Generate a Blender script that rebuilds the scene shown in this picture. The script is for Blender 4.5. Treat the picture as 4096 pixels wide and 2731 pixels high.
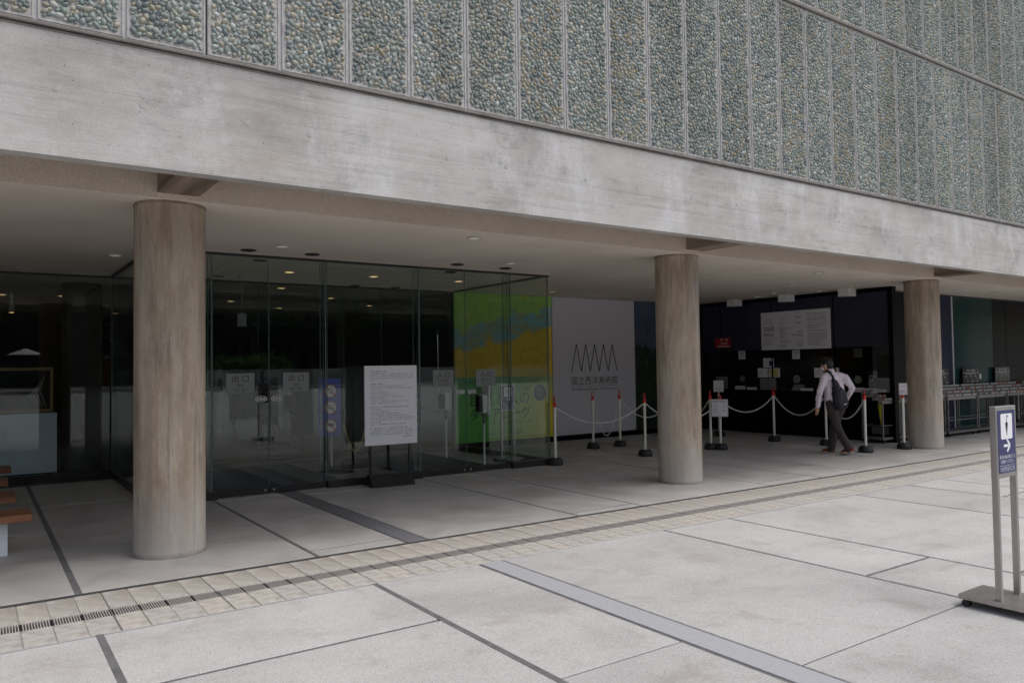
import bpy, math, random
import numpy as np
from mathutils import Vector, Matrix

sc = bpy.context.scene
for o in list(bpy.data.objects):
    bpy.data.objects.remove(o, do_unlink=True)
COL = sc.collection
R = math.radians
rnd = random.Random(7)

# ------------------------------------------------------------------ camera
EYE = 1.5642
yaw, pitch, roll = R(34.8167), R(1.84135), R(-0.7853)
fwd = Vector((math.sin(yaw) * math.cos(pitch), math.cos(yaw) * math.cos(pitch), math.sin(pitch)))
rgt = Vector((math.cos(yaw), -math.sin(yaw), 0))
upv = rgt.cross(fwd)
r2 = rgt * math.cos(roll) + upv * math.sin(roll)
u2 = upv * math.cos(roll) - rgt * math.sin(roll)
cam = bpy.data.cameras.new("camera")
cam.sensor_width = 36.0
cam.lens = 27.208
cam.clip_start = 0.05
cam.clip_end = 600
camo = bpy.data.objects.new("camera", cam)
COL.objects.link(camo)
M = Matrix((r2, u2, -fwd)).transposed().to_4x4()
M.translation = Vector((0, 0, EYE))
camo.matrix_world = M
sc.camera = camo

# ------------------------------------------------------------------ sky and sun (overcast)
SUN_EL, SUN_AZ = R(62), R(-46)          # azimuth measured from +X towards +Y
sdir = Vector((math.cos(SUN_EL) * math.cos(SUN_AZ), math.cos(SUN_EL) * math.sin(SUN_AZ), math.sin(SUN_EL)))
world = bpy.data.worlds.new("World")
sc.world = world
world.use_nodes = True
nt = world.node_tree
nt.nodes.clear()
sky = nt.nodes.new("ShaderNodeTexSky")
sky.sky_type = 'NISHITA'
sky.sun_disc = False
sky.sun_elevation = SUN_EL
sky.sun_rotation = R(90) - SUN_AZ
sky.air_density = 1.0
sky.dust_density = 4.0
sky.ozone_density = 1.0
hsv = nt.nodes.new("ShaderNodeHueSaturation")
hsv.inputs["Saturation"].default_value = 0.66
bg = nt.nodes.new("ShaderNodeBackground")
bg.inputs["Strength"].default_value = 0.13
wo = nt.nodes.new("ShaderNodeOutputWorld")
nt.links.new(sky.outputs[0], hsv.inputs["Color"])
nt.links.new(hsv.outputs[0], bg.inputs[0])
nt.links.new(bg.outputs[0], wo.inputs[0])
sun = bpy.data.lights.new("sun", 'SUN')
sun.energy = 1.1
sun.angle = R(28)
sun.color = (1.0, 0.995, 0.985)
suno = bpy.data.objects.new("sun", sun)
COL.objects.link(suno)
suno.rotation_euler = sdir.to_track_quat('Z', 'Y').to_euler()

sc.view_settings.view_transform = 'Standard'
sc.view_settings.look = 'None'
sc.view_settings.gamma = 1.0
sc.view_settings.exposure = 0.36
sc.view_settings.use_curve_mapping = False
sc.render.engine = 'CYCLES'
sc.cycles.use_denoising = True
sc.cycles.max_bounces = 8
sc.cycles.diffuse_bounces = 7
sc.cycles.glossy_bounces = 4
sc.cycles.transparent_max_bounces = 24
sc.cycles.sample_clamp_indirect = 6.0


# ------------------------------------------------------------------ materials
def lin(*c):
    return tuple((v / 255 / 12.92) if v / 255 <= 0.04045 else ((v / 255 + 0.055) / 1.055) ** 2.4 for v in c) + (1.0,)


class N:
    """Small helper for node materials."""
    def __init__(self, name, rough=0.6, metal=0.0, spec=0.5):
        self.m = bpy.data.materials.new(name)
        self.m.use_nodes = True
        self.t = self.m.node_tree
        self.b = self.t.nodes["Principled BSDF"]
        self.b.inputs["Roughness"].default_value = rough
        self.b.inputs["Metallic"].default_value = metal
        self.b.inputs["Specular IOR Level"].default_value = spec
        self._co = None

    def node(self, typ, **kw):
        n = self.t.nodes.new(typ)
        for k, v in kw.items():
            setattr(n, k, v)
        return n

    def co(self, scale=(1, 1, 1), out="Object"):
        if self._co is None:
            self._co = self.node("ShaderNodeTexCoord")
        mp = self.node("ShaderNodeMapping")
        mp.inputs["Scale"].default_value = scale
        self.t.links.new(self._co.outputs[out], mp.inputs["Vector"])
        return mp.outputs[0]

    def noise(self, scale=5, detail=4, rough=0.6, st=(1, 1, 1), dist=0.0, out="Object"):
        n = self.node("ShaderNodeTexNoise")
        n.inputs["Scale"].default_value = scale
        n.inputs["Detail"].default_value = detail
        n.inputs["Roughness"].default_value = rough
        n.inputs["Distortion"].default_value = dist
        self.t.links.new(self.co(st, out), n.inputs["Vector"])
        return n.outputs["Fac"]

    def voro(self, scale=50, st=(1, 1, 1), what="Distance", feature='F1', rnd_=1.0):
        n = self.node("ShaderNodeTexVoronoi")
        n.feature = feature
        n.inputs["Scale"].default_value = scale
        n.inputs["Randomness"].default_value = rnd_
        self.t.links.new(self.co(st), n.inputs["Vector"])
        return n.outputs[what]

    def ramp(self, fac, stops, interp='LINEAR'):
        n = self.node("ShaderNodeValToRGB")
        e = n.color_ramp.elements
        n.color_ramp.interpolation = interp
        while len(e) < len(stops):
            e.new(0.5)
        for i, (p, c) in enumerate(stops):
            e[i].position = p
            e[i].color = c if len(c) == 4 else tuple(c) + (1,)
        self.t.links.new(fac, n.inputs[0])
        return n.outputs[0]

    def mix(self, a, b, fac, mode='MIX'):
        n = self.node("ShaderNodeMix")
        n.data_type = 'RGBA'
        n.blend_type = mode
        for s, v in ((6, a), (7, b), (0, fac)):
            if hasattr(v, "is_linked") or hasattr(v, "links"):
                self.t.links.new(v, n.inputs[s])
            else:
                n.inputs[s].default_value = v
        return n.outputs[2]

    def math(self, op, a, b=0.0):
        n = self.node("ShaderNodeMath")
        n.operation = op
        for i, v in enumerate((a, b)):
            if hasattr(v, "links"):
                self.t.links.new(v, n.inputs[i])
            else:
                n.inputs[i].default_value = v
        return n.outputs[0]

    def col(self, c):
        if hasattr(c, "links"):
            self.t.links.new(c, self.b.inputs["Base Color"])
        else:
            self.b.inputs["Base Color"].default_value = c
        return self

    def rough(self, f):
        self.t.links.new(f, self.b.inputs["Roughness"])
        return self

    def bump(self, h, strength=0.3, dist=0.01):
        n = self.node("ShaderNodeBump")
        n.inputs["Strength"].default_value = strength
        n.inputs["Distance"].default_value = dist
        self.t.links.new(h, n.inputs["Height"])
        if self.b.inputs["Normal"].is_linked:
            self.t.links.new(self.b.inputs["Normal"].links[0].from_socket, n.inputs["Normal"])
        self.t.links.new(n.outputs[0], self.b.inputs["Normal"])
        return self

    def emit(self, c, s):
        self.b.inputs["Emission Color"].default_value = c
        self.b.inputs["Emission Strength"].default_value = s
        return self


def g(v):
    return (v, v, v, 1)


MT = {}


def plain(name, c, rough=0.5, metal=0.0, spec=0.5, wear=0.08, scale=9.0):
    n = N(name, rough, metal, spec)
    k = n.noise(scale, 4)
    lo = tuple(v * (1 - wear) for v in c[:3]) + (1,)
    hi = tuple(min(1, v * (1 + wear)) for v in c[:3]) + (1,)
    n.col(n.ramp(k, [(0.3, lo), (0.7, hi)]))
    MT[name] = n.m
    return n


# board marked concrete of the fascia
n = N("fascia_concrete", 0.85, spec=0.3)
a = n.noise(1.3, 8, 0.68, (0.7, 1, 1.1), 0.15)
base = n.ramp(a, [(0.30, lin(158, 155, 151)), (0.46, lin(182, 179, 175)), (0.60, lin(195, 193, 189)), (0.75, lin(174, 169, 162))])
lines = n.noise(6.0, 6, 0.68, (0.10, 1, 2.6), 0.1)
base = n.mix(base, n.ramp(lines, [(0.28, g(0.74)), (0.46, g(0.99)), (0.75, g(1.05))]), 0.9, 'MULTIPLY')
drip = n.noise(1.9, 7, 0.74, (1.3, 1, 0.5), 0.1)
base = n.mix(base, lin(222, 222, 225), n.ramp(drip, [(0.50, g(0.0)), (0.61, g(0.3)), (0.72, g(0.55))]))
dark = n.noise(2.6, 10, 0.82, (0.55, 1, 1.15), 0.15)
base = n.mix(base, lin(120, 118, 116), n.ramp(dark, [(0.54, g(0.0)), (0.67, g(0.45))]))
tan_ = n.noise(1.4, 6, 0.7, (0.6, 1, 1.4), 0.7)
base = n.mix(base, lin(176, 164, 148), n.ramp(tan_, [(0.54, g(0.0)), (0.68, g(0.55))]))
bk = n.node("ShaderNodeTexBrick")
bk.offset = 0.37
sx_ = n.node("ShaderNodeSeparateXYZ")
n.t.links.new(n.co(), sx_.inputs[0])
cx_ = n.node("ShaderNodeCombineXYZ")
n.t.links.new(sx_.outputs[0], cx_.inputs[0])
n.t.links.new(sx_.outputs[2], cx_.inputs[1])
n.t.links.new(cx_.outputs[0], bk.inputs["Vector"])
for k_, v_ in (("Scale", 1.0), ("Mortar Size", 0.0035), ("Mortar Smooth", 0.4), ("Brick Width", 1.83), ("Row Height", 0.118)):
    bk.inputs[k_].default_value = v_
bk.inputs["Color1"].default_value = g(0.95)
bk.inputs["Color2"].default_value = g(1.03)
bk.inputs["Mortar"].default_value = g(0.80)
base = n.mix(base, bk.outputs["Color"], n.ramp(n.noise(1.9, 5, 0.7), [(0.42, g(0.12)), (0.62, g(0.9))]), 'MULTIPLY')
grain = n.noise(70, 4, 0.75)
base = n.mix(base, n.ramp(grain, [(0.3, g(0.78)), (0.6, g(1.04))]), 0.7, 'MULTIPLY')
pits = n.voro(13, (0.8, 1, 1))
base = n.mix(base, lin(96, 92, 88), n.ramp(pits, [(0.035, g(0.85)), (0.075, g(0.0))]))
n.col(base)
n.bump(lines, 0.35, 0.012).bump(grain, 0.25, 0.004).bump(pits, 0.2, 0.003)
MT["fascia_concrete"] = n.m

# smooth rendered concrete column, vertically streaked
n = N("column_concrete", 0.8, spec=0.25)
sp_ = n.node("ShaderNodeSeparateXYZ")
n.t.links.new(n.co(), sp_.inputs[0])
plank = n.math('MULTIPLY', n.math('ARCTAN2', sp_.outputs[1], sp_.outputs[0]), 26 / (2 * math.pi))
pid = n.math('FLOOR', plank)
fr_ = n.math('FRACT', plank)
wn = n.node("ShaderNodeTexWhiteNoise")
wn.noise_dimensions = '1D'
n.t.links.new(pid, wn.inputs["W"])
seam = n.math('ABSOLUTE', n.math('SUBTRACT', fr_, 0.5))
a = n.noise(3.4, 7, 0.72, (1.5, 1.5, 0.22))
base = n.ramp(a, [(0.30, lin(138, 125, 110)), (0.45, lin(167, 152, 135)), (0.58, lin(186, 173, 156)), (0.74, lin(156, 145, 134))])
base = n.mix(base, n.ramp(wn.outputs["Value"], [(0.0, (0.84, 0.83, 0.83, 1)), (0.45, (1.0, 0.98, 0.95, 1)), (0.8, (1.04, 1.02, 0.99, 1)), (1.0, (0.93, 0.95, 0.97, 1))]), 0.8, 'MULTIPLY')
base = n.mix(base, n.ramp(seam, [(0.44, g(1.0)), (0.49, g(0.84))]), n.ramp(n.noise(5, 4, 0.6), [(0.4, g(0.2)), (0.6, g(1.0))]), 'MULTIPLY')
b2 = n.noise(1.7, 5, 0.6, (1.6, 1.6, 0.35), 0.5)
base = n.mix(base, lin(196, 191, 184), n.ramp(b2, [(0.54, g(0.0)), (0.72, g(0.6))]))
mo = n.noise(3.2, 6, 0.7, (1.3, 1.3, 0.7))
base = n.mix(base, n.ramp(mo, [(0.3, g(0.80)), (0.52, g(1.0)), (0.72, g(1.08))]), 0.9, 'MULTIPLY')
b3 = n.noise(9, 5, 0.72, (1.5, 1.5, 0.09))
base = n.mix(base, lin(108, 104, 104), n.ramp(b3, [(0.55, g(0.0)), (0.68, g(0.62))]))
sep = n.node("ShaderNodeSeparateXYZ")
n.t.links.new(n.co(), sep.inputs[0])
foot = n.math('ADD', sep.outputs[2], n.math('MULTIPLY', n.noise(3, 3), 0.5))
base = n.mix(base, lin(176, 173, 168), n.ramp(foot, [(0.25, g(0.75)), (0.95, g(0.0))]))
gr = n.noise(60, 3, 0.6)
base = n.mix(base, n.ramp(gr, [(0.3, g(0.86)), (0.65, g(1.03))]), 0.7, 'MULTIPLY')
pt = n.voro(16)
base = n.mix(base, lin(70, 62, 56), n.ramp(pt, [(0.03, g(0.8)), (0.06, g(0.0))]))
grime = n.math('ADD', sep.outputs[2], n.math('MULTIPLY', n.noise(14, 4), 0.06))
base = n.mix(base, lin(104, 98, 92), n.ramp(grime, [(0.035, g(0.55)), (0.075, g(0.0))]))
n.col(base)
n.bump(seam, 0.10, 0.004).bump(gr, 0.2, 0.003)
MT["column_concrete"] = n.m

n = N("rough_render", 0.95, spec=0.2)
a = n.voro(75)
b_ = n.noise(110, 5, 0.7)
big = n.noise(1.5, 4)
base = n.ramp(b_, [(0.32, lin(182, 168, 152)), (0.5, lin(214, 200, 184)), (0.7, lin(228, 216, 200))])
base = n.mix(base, n.ramp(big, [(0.3, g(0.88)), (0.7, g(1.04))]), 0.8, 'MULTIPLY')
n.col(base)
n.bump(a, 0.5, 0.006).bump(b_, 0.6, 0.006)
MT["rough_render"] = n.m

n = N("ceiling_paint", 0.85, spec=0.25)
a = n.noise(0.7, 5, 0.6)
base = n.ramp(a, [(0.3, lin(220, 210, 198)), (0.55, lin(232, 223, 211)), (0.75, lin(238, 230, 218))])
sp = n.noise(150, 2, 0.6)
base = n.mix(base, lin(120, 104, 90), n.ramp(sp, [(0.66, g(0.0)), (0.78, g(0.45))]))
n.col(base)
n.bump(sp, 0.1, 0.003)
MT["ceiling_paint"] = n.m

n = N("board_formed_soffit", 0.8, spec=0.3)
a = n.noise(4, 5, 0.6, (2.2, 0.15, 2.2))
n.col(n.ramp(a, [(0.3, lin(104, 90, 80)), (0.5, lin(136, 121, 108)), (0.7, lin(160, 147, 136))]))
n.bump(a, 0.15, 0.008)
MT["board_formed_soffit"] = n.m

# pebbles: colour per stone from a vertex attribute
n = N("pebble_stone", 0.55, spec=0.45)
at = n.node("ShaderNodeAttribute")
at.attribute_name = "tone"
base = n.ramp(at.outputs["Fac"], [(0.0, lin(118, 129, 126)), (0.14, lin(142, 154, 149)), (0.30, lin(164, 173, 166)), (0.44, lin(130, 141, 139)),
                                  (0.54, lin(166, 164, 148)), (0.66, lin(146, 158, 152)), (0.78, lin(178, 173, 156)), (0.86, lin(186, 191, 187)), (0.91, lin(108, 120, 122)), (0.97, lin(164, 155, 130))], 'CONSTANT')
sm = n.noise(45, 4, 0.6)
base = n.mix(base, n.ramp(sm, [(0.3, g(0.66)), (0.7, g(0.94))]), 0.9, 'MULTIPLY')
oi = n.node("ShaderNodeObjectInfo")
base = n.mix(base, n.ramp(oi.outputs["Random"], [(0.0, g(0.90)), (1.0, g(1.10))]), 1.0, 'MULTIPLY')
gp = n.node("ShaderNodeNewGeometry")
wn = n.node("ShaderNodeTexNoise")
wn.inputs["Scale"].default_value = 1.3
wn.inputs["Detail"].default_value = 5
wm = n.node("ShaderNodeMapping")
wm.inputs["Scale"].default_value = (1.6, 1, 0.35)
n.t.links.new(gp.outputs["Position"], wm.inputs["Vector"])
n.t.links.new(wm.outputs[0], wn.inputs["Vector"])
base = n.mix(base, n.ramp(wn.outputs["Fac"], [(0.32, (0.78, 0.77, 0.74, 1)), (0.52, g(1.0)), (0.72, g(1.10))]), 1.0, 'MULTIPLY')
n.col(base)
n.bump(sm, 0.12, 0.003)
MT["pebble_stone"] = n.m

n = N("panel_mortar", 0.9, spec=0.25)
a = n.noise(22, 5, 0.6)
n.col(n.ramp(a, [(0.3, lin(150, 148, 145)), (0.55, lin(180, 178, 175)), (0.75, lin(194, 192, 189))]))
n.bump(a, 0.3, 0.006)
MT["panel_mortar"] = n.m

plain("joint_metal", lin(176, 177, 182), 0.55, 0.0, wear=0.12, scale=14)
plain("ledge_concrete", lin(124, 120, 115), 0.8, wear=0.22, scale=6)

# exposed aggregate slabs
n = N("aggregate_slab", 0.9, spec=0.25)
v = n.voro(200, what="Color")
bw = n.node("ShaderNodeRGBToBW")
n.t.links.new(v, bw.inputs[0])
base = n.ramp(bw.outputs[0], [(0.08, lin(146, 144, 144)), (0.26, lin(174, 172, 170)), (0.78, lin(184, 182, 180)), (0.95, lin(206, 206, 206))])
big = n.noise(0.8, 6, 0.6, (1, 1, 1), 0.8)
base = n.mix(base, n.ramp(big, [(0.28, g(0.84)), (0.46, g(0.97)), (0.7, g(1.07))]), 1.0, 'MULTIPLY')
dirt = n.noise(2.4, 7, 0.72, (1, 1, 1), 0.6)
base = n.mix(base, lin(150, 143, 135), n.ramp(dirt, [(0.52, g(0.0)), (0.70, g(0.55))]))
oi = n.node("ShaderNodeObjectInfo")
base = n.mix(base, n.ramp(oi.outputs["Random"], [(0.0, g(0.93)), (1.0, g(1.05))]), 1.0, 'MULTIPLY')
streak = n.noise(1.1, 6, 0.7, (0.5, 1.6, 1))
base = n.mix(base, n.ramp(streak, [(0.34, g(0.90)), (0.5, g(1.0)), (0.7, g(1.05))]), 0.9, 'MULTIPLY')
speck = n.voro(7)
base = n.mix(base, lin(110, 108, 106), n.ramp(speck, [(0.035, g(0.55)), (0.06, g(0.0))]))
n.col(base)
gum = n.voro(3.1)
n.bump(n.voro(150), 0.35, 0.005).bump(dirt, 0.1, 0.01)
MT["aggregate_slab"] = n.m

n = N("paver_stone", 0.88, spec=0.25)
a = n.noise(9, 6, 0.68)
base = n.ramp(a, [(0.3, lin(148, 144, 139)), (0.5, lin(176, 172, 166)), (0.7, lin(191, 187, 181))])
sp = n.noise(48, 4, 0.7)
base = n.mix(base, lin(122, 114, 106), n.ramp(sp, [(0.60, g(0.0)), (0.72, g(0.6))]))
oi = n.node("ShaderNodeObjectInfo")
base = n.mix(base, n.ramp(oi.outputs["Random"], [(0.0, g(0.95)), (0.5, g(1.0)), (1.0, (1.04, 1.02, 0.99, 1))]), 1.0, 'MULTIPLY')
st = n.noise(1.3, 5, 0.7, (1, 1, 1), 0.5)
base = n.mix(base, lin(136, 128, 118), n.ramp(st, [(0.50, g(0.0)), (0.68, g(0.6))]))
n.col(base)
n.bump(sp, 0.25, 0.004).bump(a, 0.2, 0.006)
MT["paver_stone"] = n.m

n = N("porch_slab", 0.6, spec=0.4)
a = n.noise(1.6, 6, 0.62, dist=0.6)
base = n.ramp(a, [(0.28, lin(154, 151, 147)), (0.5, lin(175, 172, 168)), (0.72, lin(190, 187, 183))])
gr = n.noise(80, 3, 0.6)
base = n.mix(base, n.ramp(gr, [(0.3, g(0.9)), (0.7, g(1.03))]), 0.8, 'MULTIPLY')
pt = n.voro(11, (0.7, 1.25, 1))
base = n.mix(base, lin(58, 56, 54), n.ramp(pt, [(0.05, g(0.9)), (0.085, g(0.0))]))
pt2 = n.voro(23, (0.7, 1.25, 1))
base = n.mix(base, lin(84, 80, 78), n.ramp(pt2, [(0.035, g(0.8)), (0.06, g(0.0))]))
oi = n.node("ShaderNodeObjectInfo")
base = n.mix(base, n.ramp(oi.outputs["Random"], [(0.0, g(0.94)), (1.0, g(1.04))]), 1.0, 'MULTIPLY')
n.col(base)
n.rough(n.ramp(a, [(0.3, g(0.5)), (0.7, g(0.7))]))
n.bump(gr, 0.08, 0.002)
MT["porch_slab"] = n.m

plain("stone_strip", lin(160, 161, 164), 0.75, wear=0.06, scale=30)
plain("stone_strip_dark", lin(112, 112, 116), 0.6, wear=0.08, scale=30)
plain("joint_fill", lin(100, 99, 100), 0.9, wear=0.25, scale=12)
plain("joint_dark", lin(56, 55, 56), 0.9, wear=0.2, scale=12)
plain("paver_mortar", lin(140, 135, 129), 0.9, wear=0.2, scale=9)
plain("drain_dark", lin(30, 27, 25), 0.9, wear=0.3)
plain("grate_plastic", lin(172, 167, 162), 0.6, wear=0.12, scale=20)
plain("black_metal", lin(26, 24, 25), 0.42, wear=0.2)
plain("bronze_rail", lin(34, 30, 30), 0.38, wear=0.2)
plain("black_rubber", lin(30, 30, 33), 0.55, wear=0.2)
plain("cream_plastic", lin(224, 222, 208), 0.4, wear=0.05)
plain("red_plastic", lin(204, 44, 32), 0.42, wear=0.1)
plain("chain_plastic", lin(214, 213, 210), 0.45, wear=0.1)
plain("white_plastic", lin(226, 227, 228), 0.45, wear=0.03)
plain("paper_white", lin(228, 226, 232), 0.65, wear=0.02)
plain("board_print", lin(206, 205, 212), 0.65, wear=0.02)
plain("print_black", lin(28, 28, 30), 0.6)
plain("print_grey", lin(112, 112, 116), 0.6)
plain("print_red", lin(172, 26, 42), 0.6)
plain("print_white", lin(236, 236, 238), 0.6, wear=0.02)
plain("print_yellow", lin(214, 200, 110), 0.6)
plain("navy_print", lin(40, 44, 96), 0.4, wear=0.04)
plain("navy_wall", lin(46, 48, 68), 0.35, wear=0.12, scale=2)
plain("booth_black", lin(15, 15, 18), 0.4, spec=0.06, wear=0.2)
plain("booth_interior", lin(92, 91, 88), 0.8, wear=0.15, scale=2)
plain("green_glass_wall", lin(32, 60, 57), 0.2, spec=0.10, wear=0.25, scale=1.4)
plain("blue_glass_wall", lin(44, 48, 70), 0.2, spec=0.10, wear=0.15, scale=1.4)
plain("dark_glass_wall", lin(16, 18, 20), 0.3, spec=0.06, wear=0.2)
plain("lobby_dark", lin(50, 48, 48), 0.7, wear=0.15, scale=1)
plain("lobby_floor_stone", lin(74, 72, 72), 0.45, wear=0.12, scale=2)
plain("mat_blue", lin(44, 48, 58), 0.95, wear=0.15, scale=60)
plain("mat_light", lin(72, 78, 96), 0.95, wear=0.12, scale=60)
plain("mat_tile", lin(96, 96, 98), 0.85, wear=0.2, scale=80)
plain("sign_blue", lin(44, 74, 190), 0.45, wear=0.04)
plain("pale_blue_board", lin(198, 212, 228), 0.5, wear=0.05, scale=2)
plain("gilt_frame", lin(120, 98, 52), 0.4, 0.3, wear=0.2)
plain("bench_white", lin(222, 226, 230), 0.5, wear=0.04)
plain("sticker_dark", lin(52, 54, 56), 0.5)
plain("frosted_plate", lin(122, 126, 126), 0.6, wear=0.04)
plain("glass_edge", lin(92, 110, 107), 0.25, wear=0.1)
plain("screen_black", lin(14, 14, 16), 0.25)
plain("rope_fibre", lin(170, 156, 112), 0.9, wear=0.2, scale=60)
plain("skin", lin(204, 156, 130), 0.5, wear=0.06)
plain("hair_black", lin(24, 21, 21), 0.55, wear=0.4, scale=60)
plain("mask_white", lin(226, 228, 230), 0.7, wear=0.04)
n = plain("shirt_cotton", lin(230, 216, 224), 0.8, wear=0.06, scale=7)
n.bump(n.noise(7, 3, 0.5, (1.3, 1.3, 0.55), 1.8), 0.6, 0.035)
n = plain("trouser_wool", lin(62, 54, 56), 0.9, wear=0.10, scale=8)
n.bump(n.noise(8, 3, 0.5, (1.2, 1.2, 0.4), 1.2), 0.5, 0.03)
n = plain("bag_nylon", lin(26, 28, 36), 0.5, wear=0.25, scale=18)
n.bump(n.noise(14, 4, 0.6, (1, 1, 0.5), 1.5), 0.6, 0.02)
plain("shoe_leather", lin(128, 64, 44), 0.45, wear=0.2)
plain("shoe_sole", lin(214, 200, 178), 0.7)
plain("yellow_cloth", lin(196, 190, 40), 0.6, wear=0.2, scale=20)
plain("parasol_cloth", lin(226, 222, 214), 0.8)
plain("fence_metal", lin(44, 44, 44), 0.5)
plain("planter_concrete", lin(168, 164, 158), 0.85, wear=0.15, scale=2)
plain("dark_facade", lin(44, 38, 34), 0.7, wear=0.2, scale=0.5)
plain("eave_concrete", lin(92, 86, 80), 0.8, wear=0.15, scale=0.5)
plain("bark", lin(66, 54, 44), 0.9, wear=0.3)
n = plain("leaf_green", lin(84, 114, 50), 0.6, wear=0.4, scale=3)
plain("leaf_dark", lin(38, 58, 30), 0.6, wear=0.4, scale=2)
plain("orange_banner", lin(214, 112, 40), 0.6)
plain("cap_beige", lin(190, 176, 150), 0.8)
plain("shirt_light", lin(196, 190, 178), 0.8)
plain("shirt_blue", lin(140, 170, 205), 0.8)
plain("denim", lin(56, 58, 68), 0.85)

n = N("bench_wood", 0.45, spec=0.4)
a = n.noise(6, 5, 0.6, (0.25, 3.5, 3.5), 0.6)
n.col(n.ramp(a, [(0.3, lin(104, 66, 46)), (0.55, lin(140, 94, 66)), (0.75, lin(160, 114, 84))]))
n.bump(a, 0.1, 0.003)
MT["bench_wood"] = n.m

n = N("brushed_steel", 0.36, 0.85)
a = n.noise(30, 3, 0.6, (1, 1, 0.04))
n.col(n.ramp(a, [(0.3, lin(158, 154, 150)), (0.7, lin(182, 178, 174))]))
MT["brushed_steel"] = n.m
n = N("rack_steel", 0.45, 0.7)
a = n.noise(12, 4)
n.col(n.ramp(a, [(0.3, lin(104, 102, 100)), (0.7, lin(140, 138, 136))]))
MT["rack_steel"] = n.m
plain("chrome", lin(205, 205, 205), 0.15, 1.0, wear=0.03)
plain("tag_orange", lin(200, 122, 84), 0.5)
plain("lamp_lens", lin(226, 226, 224), 0.35).emit((1, 0.98, 0.95, 1), 0.13)  # faint glow added so the porch lenses show brighter than the ceiling
plain("lamp_ring", lin(188, 180, 170), 0.4)
plain("vent_dark", lin(48, 44, 38), 0.6)
n = N("lamp_warm", 0.5)
n.col(lin(255, 220, 160)).emit(lin(255, 214, 150), 1.0)
MT["lamp_warm"] = n.m


def glass(name, tint, ior=0.045, graze=0.95):
    m = bpy.data.materials.new(name)
    m.use_nodes = True
    t = m.node_tree
    t.nodes.clear()
    o = t.nodes.new("ShaderNodeOutputMaterial")
    tr = t.nodes.new("ShaderNodeBsdfTransparent")
    tr.inputs[0].default_value = tint
    gl = t.nodes.new("ShaderNodeBsdfGlossy")
    gl.inputs["Roughness"].default_value = 0.0
    gl.inputs["Color"].default_value = (0.95, 0.97, 0.97, 1)
    lw = t.nodes.new("ShaderNodeLayerWeight")
    lw.inputs["Blend"].default_value = 0.5
    pw_ = t.nodes.new("ShaderNodeMath")
    pw_.operation = 'POWER'
    pw_.inputs[1].default_value = 4.6
    t.links.new(lw.outputs["Facing"], pw_.inputs[0])
    fr = t.nodes.new("ShaderNodeMath")
    fr.operation = 'MULTIPLY_ADD'
    fr.inputs[1].default_value = graze
    fr.inputs[2].default_value = ior
    t.links.new(pw_.outputs[0], fr.inputs[0])
    mx = t.nodes.new("ShaderNodeMixShader")
    t.links.new(fr.outputs[0], mx.inputs[0])
    t.links.new(tr.outputs[0], mx.inputs[1])
    t.links.new(gl.outputs[0], mx.inputs[2])
    t.links.new(mx.outputs[0], o.inputs[0])
    MT[name] = m


glass("clear_glass", (0.92, 0.95, 0.935, 1), 0.038)
glass("booth_glass", (0.74, 0.74, 0.73, 1), 0.012, 0.35)


# ------------------------------------------------------------------ mesh builder
def wloc(o):
    v = Vector((0, 0, 0))
    while o is not None:
        v += o.location
        o = o.parent
    return v


TXT = {}


def glyphs(body):
    """Outline of a string as filled polygons at size 1."""
    if body not in TXT:
        c = bpy.data.curves.new("lettering", 'FONT')
        c.body = body
        c.size = 1.0
        c.resolution_u = 2
        o = bpy.data.objects.new("lettering", c)
        m = o.to_mesh()
        TXT[body] = ([(v.co.x, v.co.y) for v in m.vertices], [tuple(p.vertices) for p in m.polygons])
        o.to_mesh_clear()
        bpy.data.objects.remove(o)
        bpy.data.curves.remove(c)
    return TXT[body]


class Fr:
    """A flat frame: o origin, r to its right, u up, n towards the viewer."""
    def __init__(s, o, r, u=(0, 0, 1)):
        s.o, s.r, s.u = Vector(o), Vector(r).normalized(), Vector(u).normalized()
        s.n = s.r.cross(s.u)

    def p(s, a, b, c=0.0):
        return s.o + s.r * a + s.u * b + s.n * c


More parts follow.
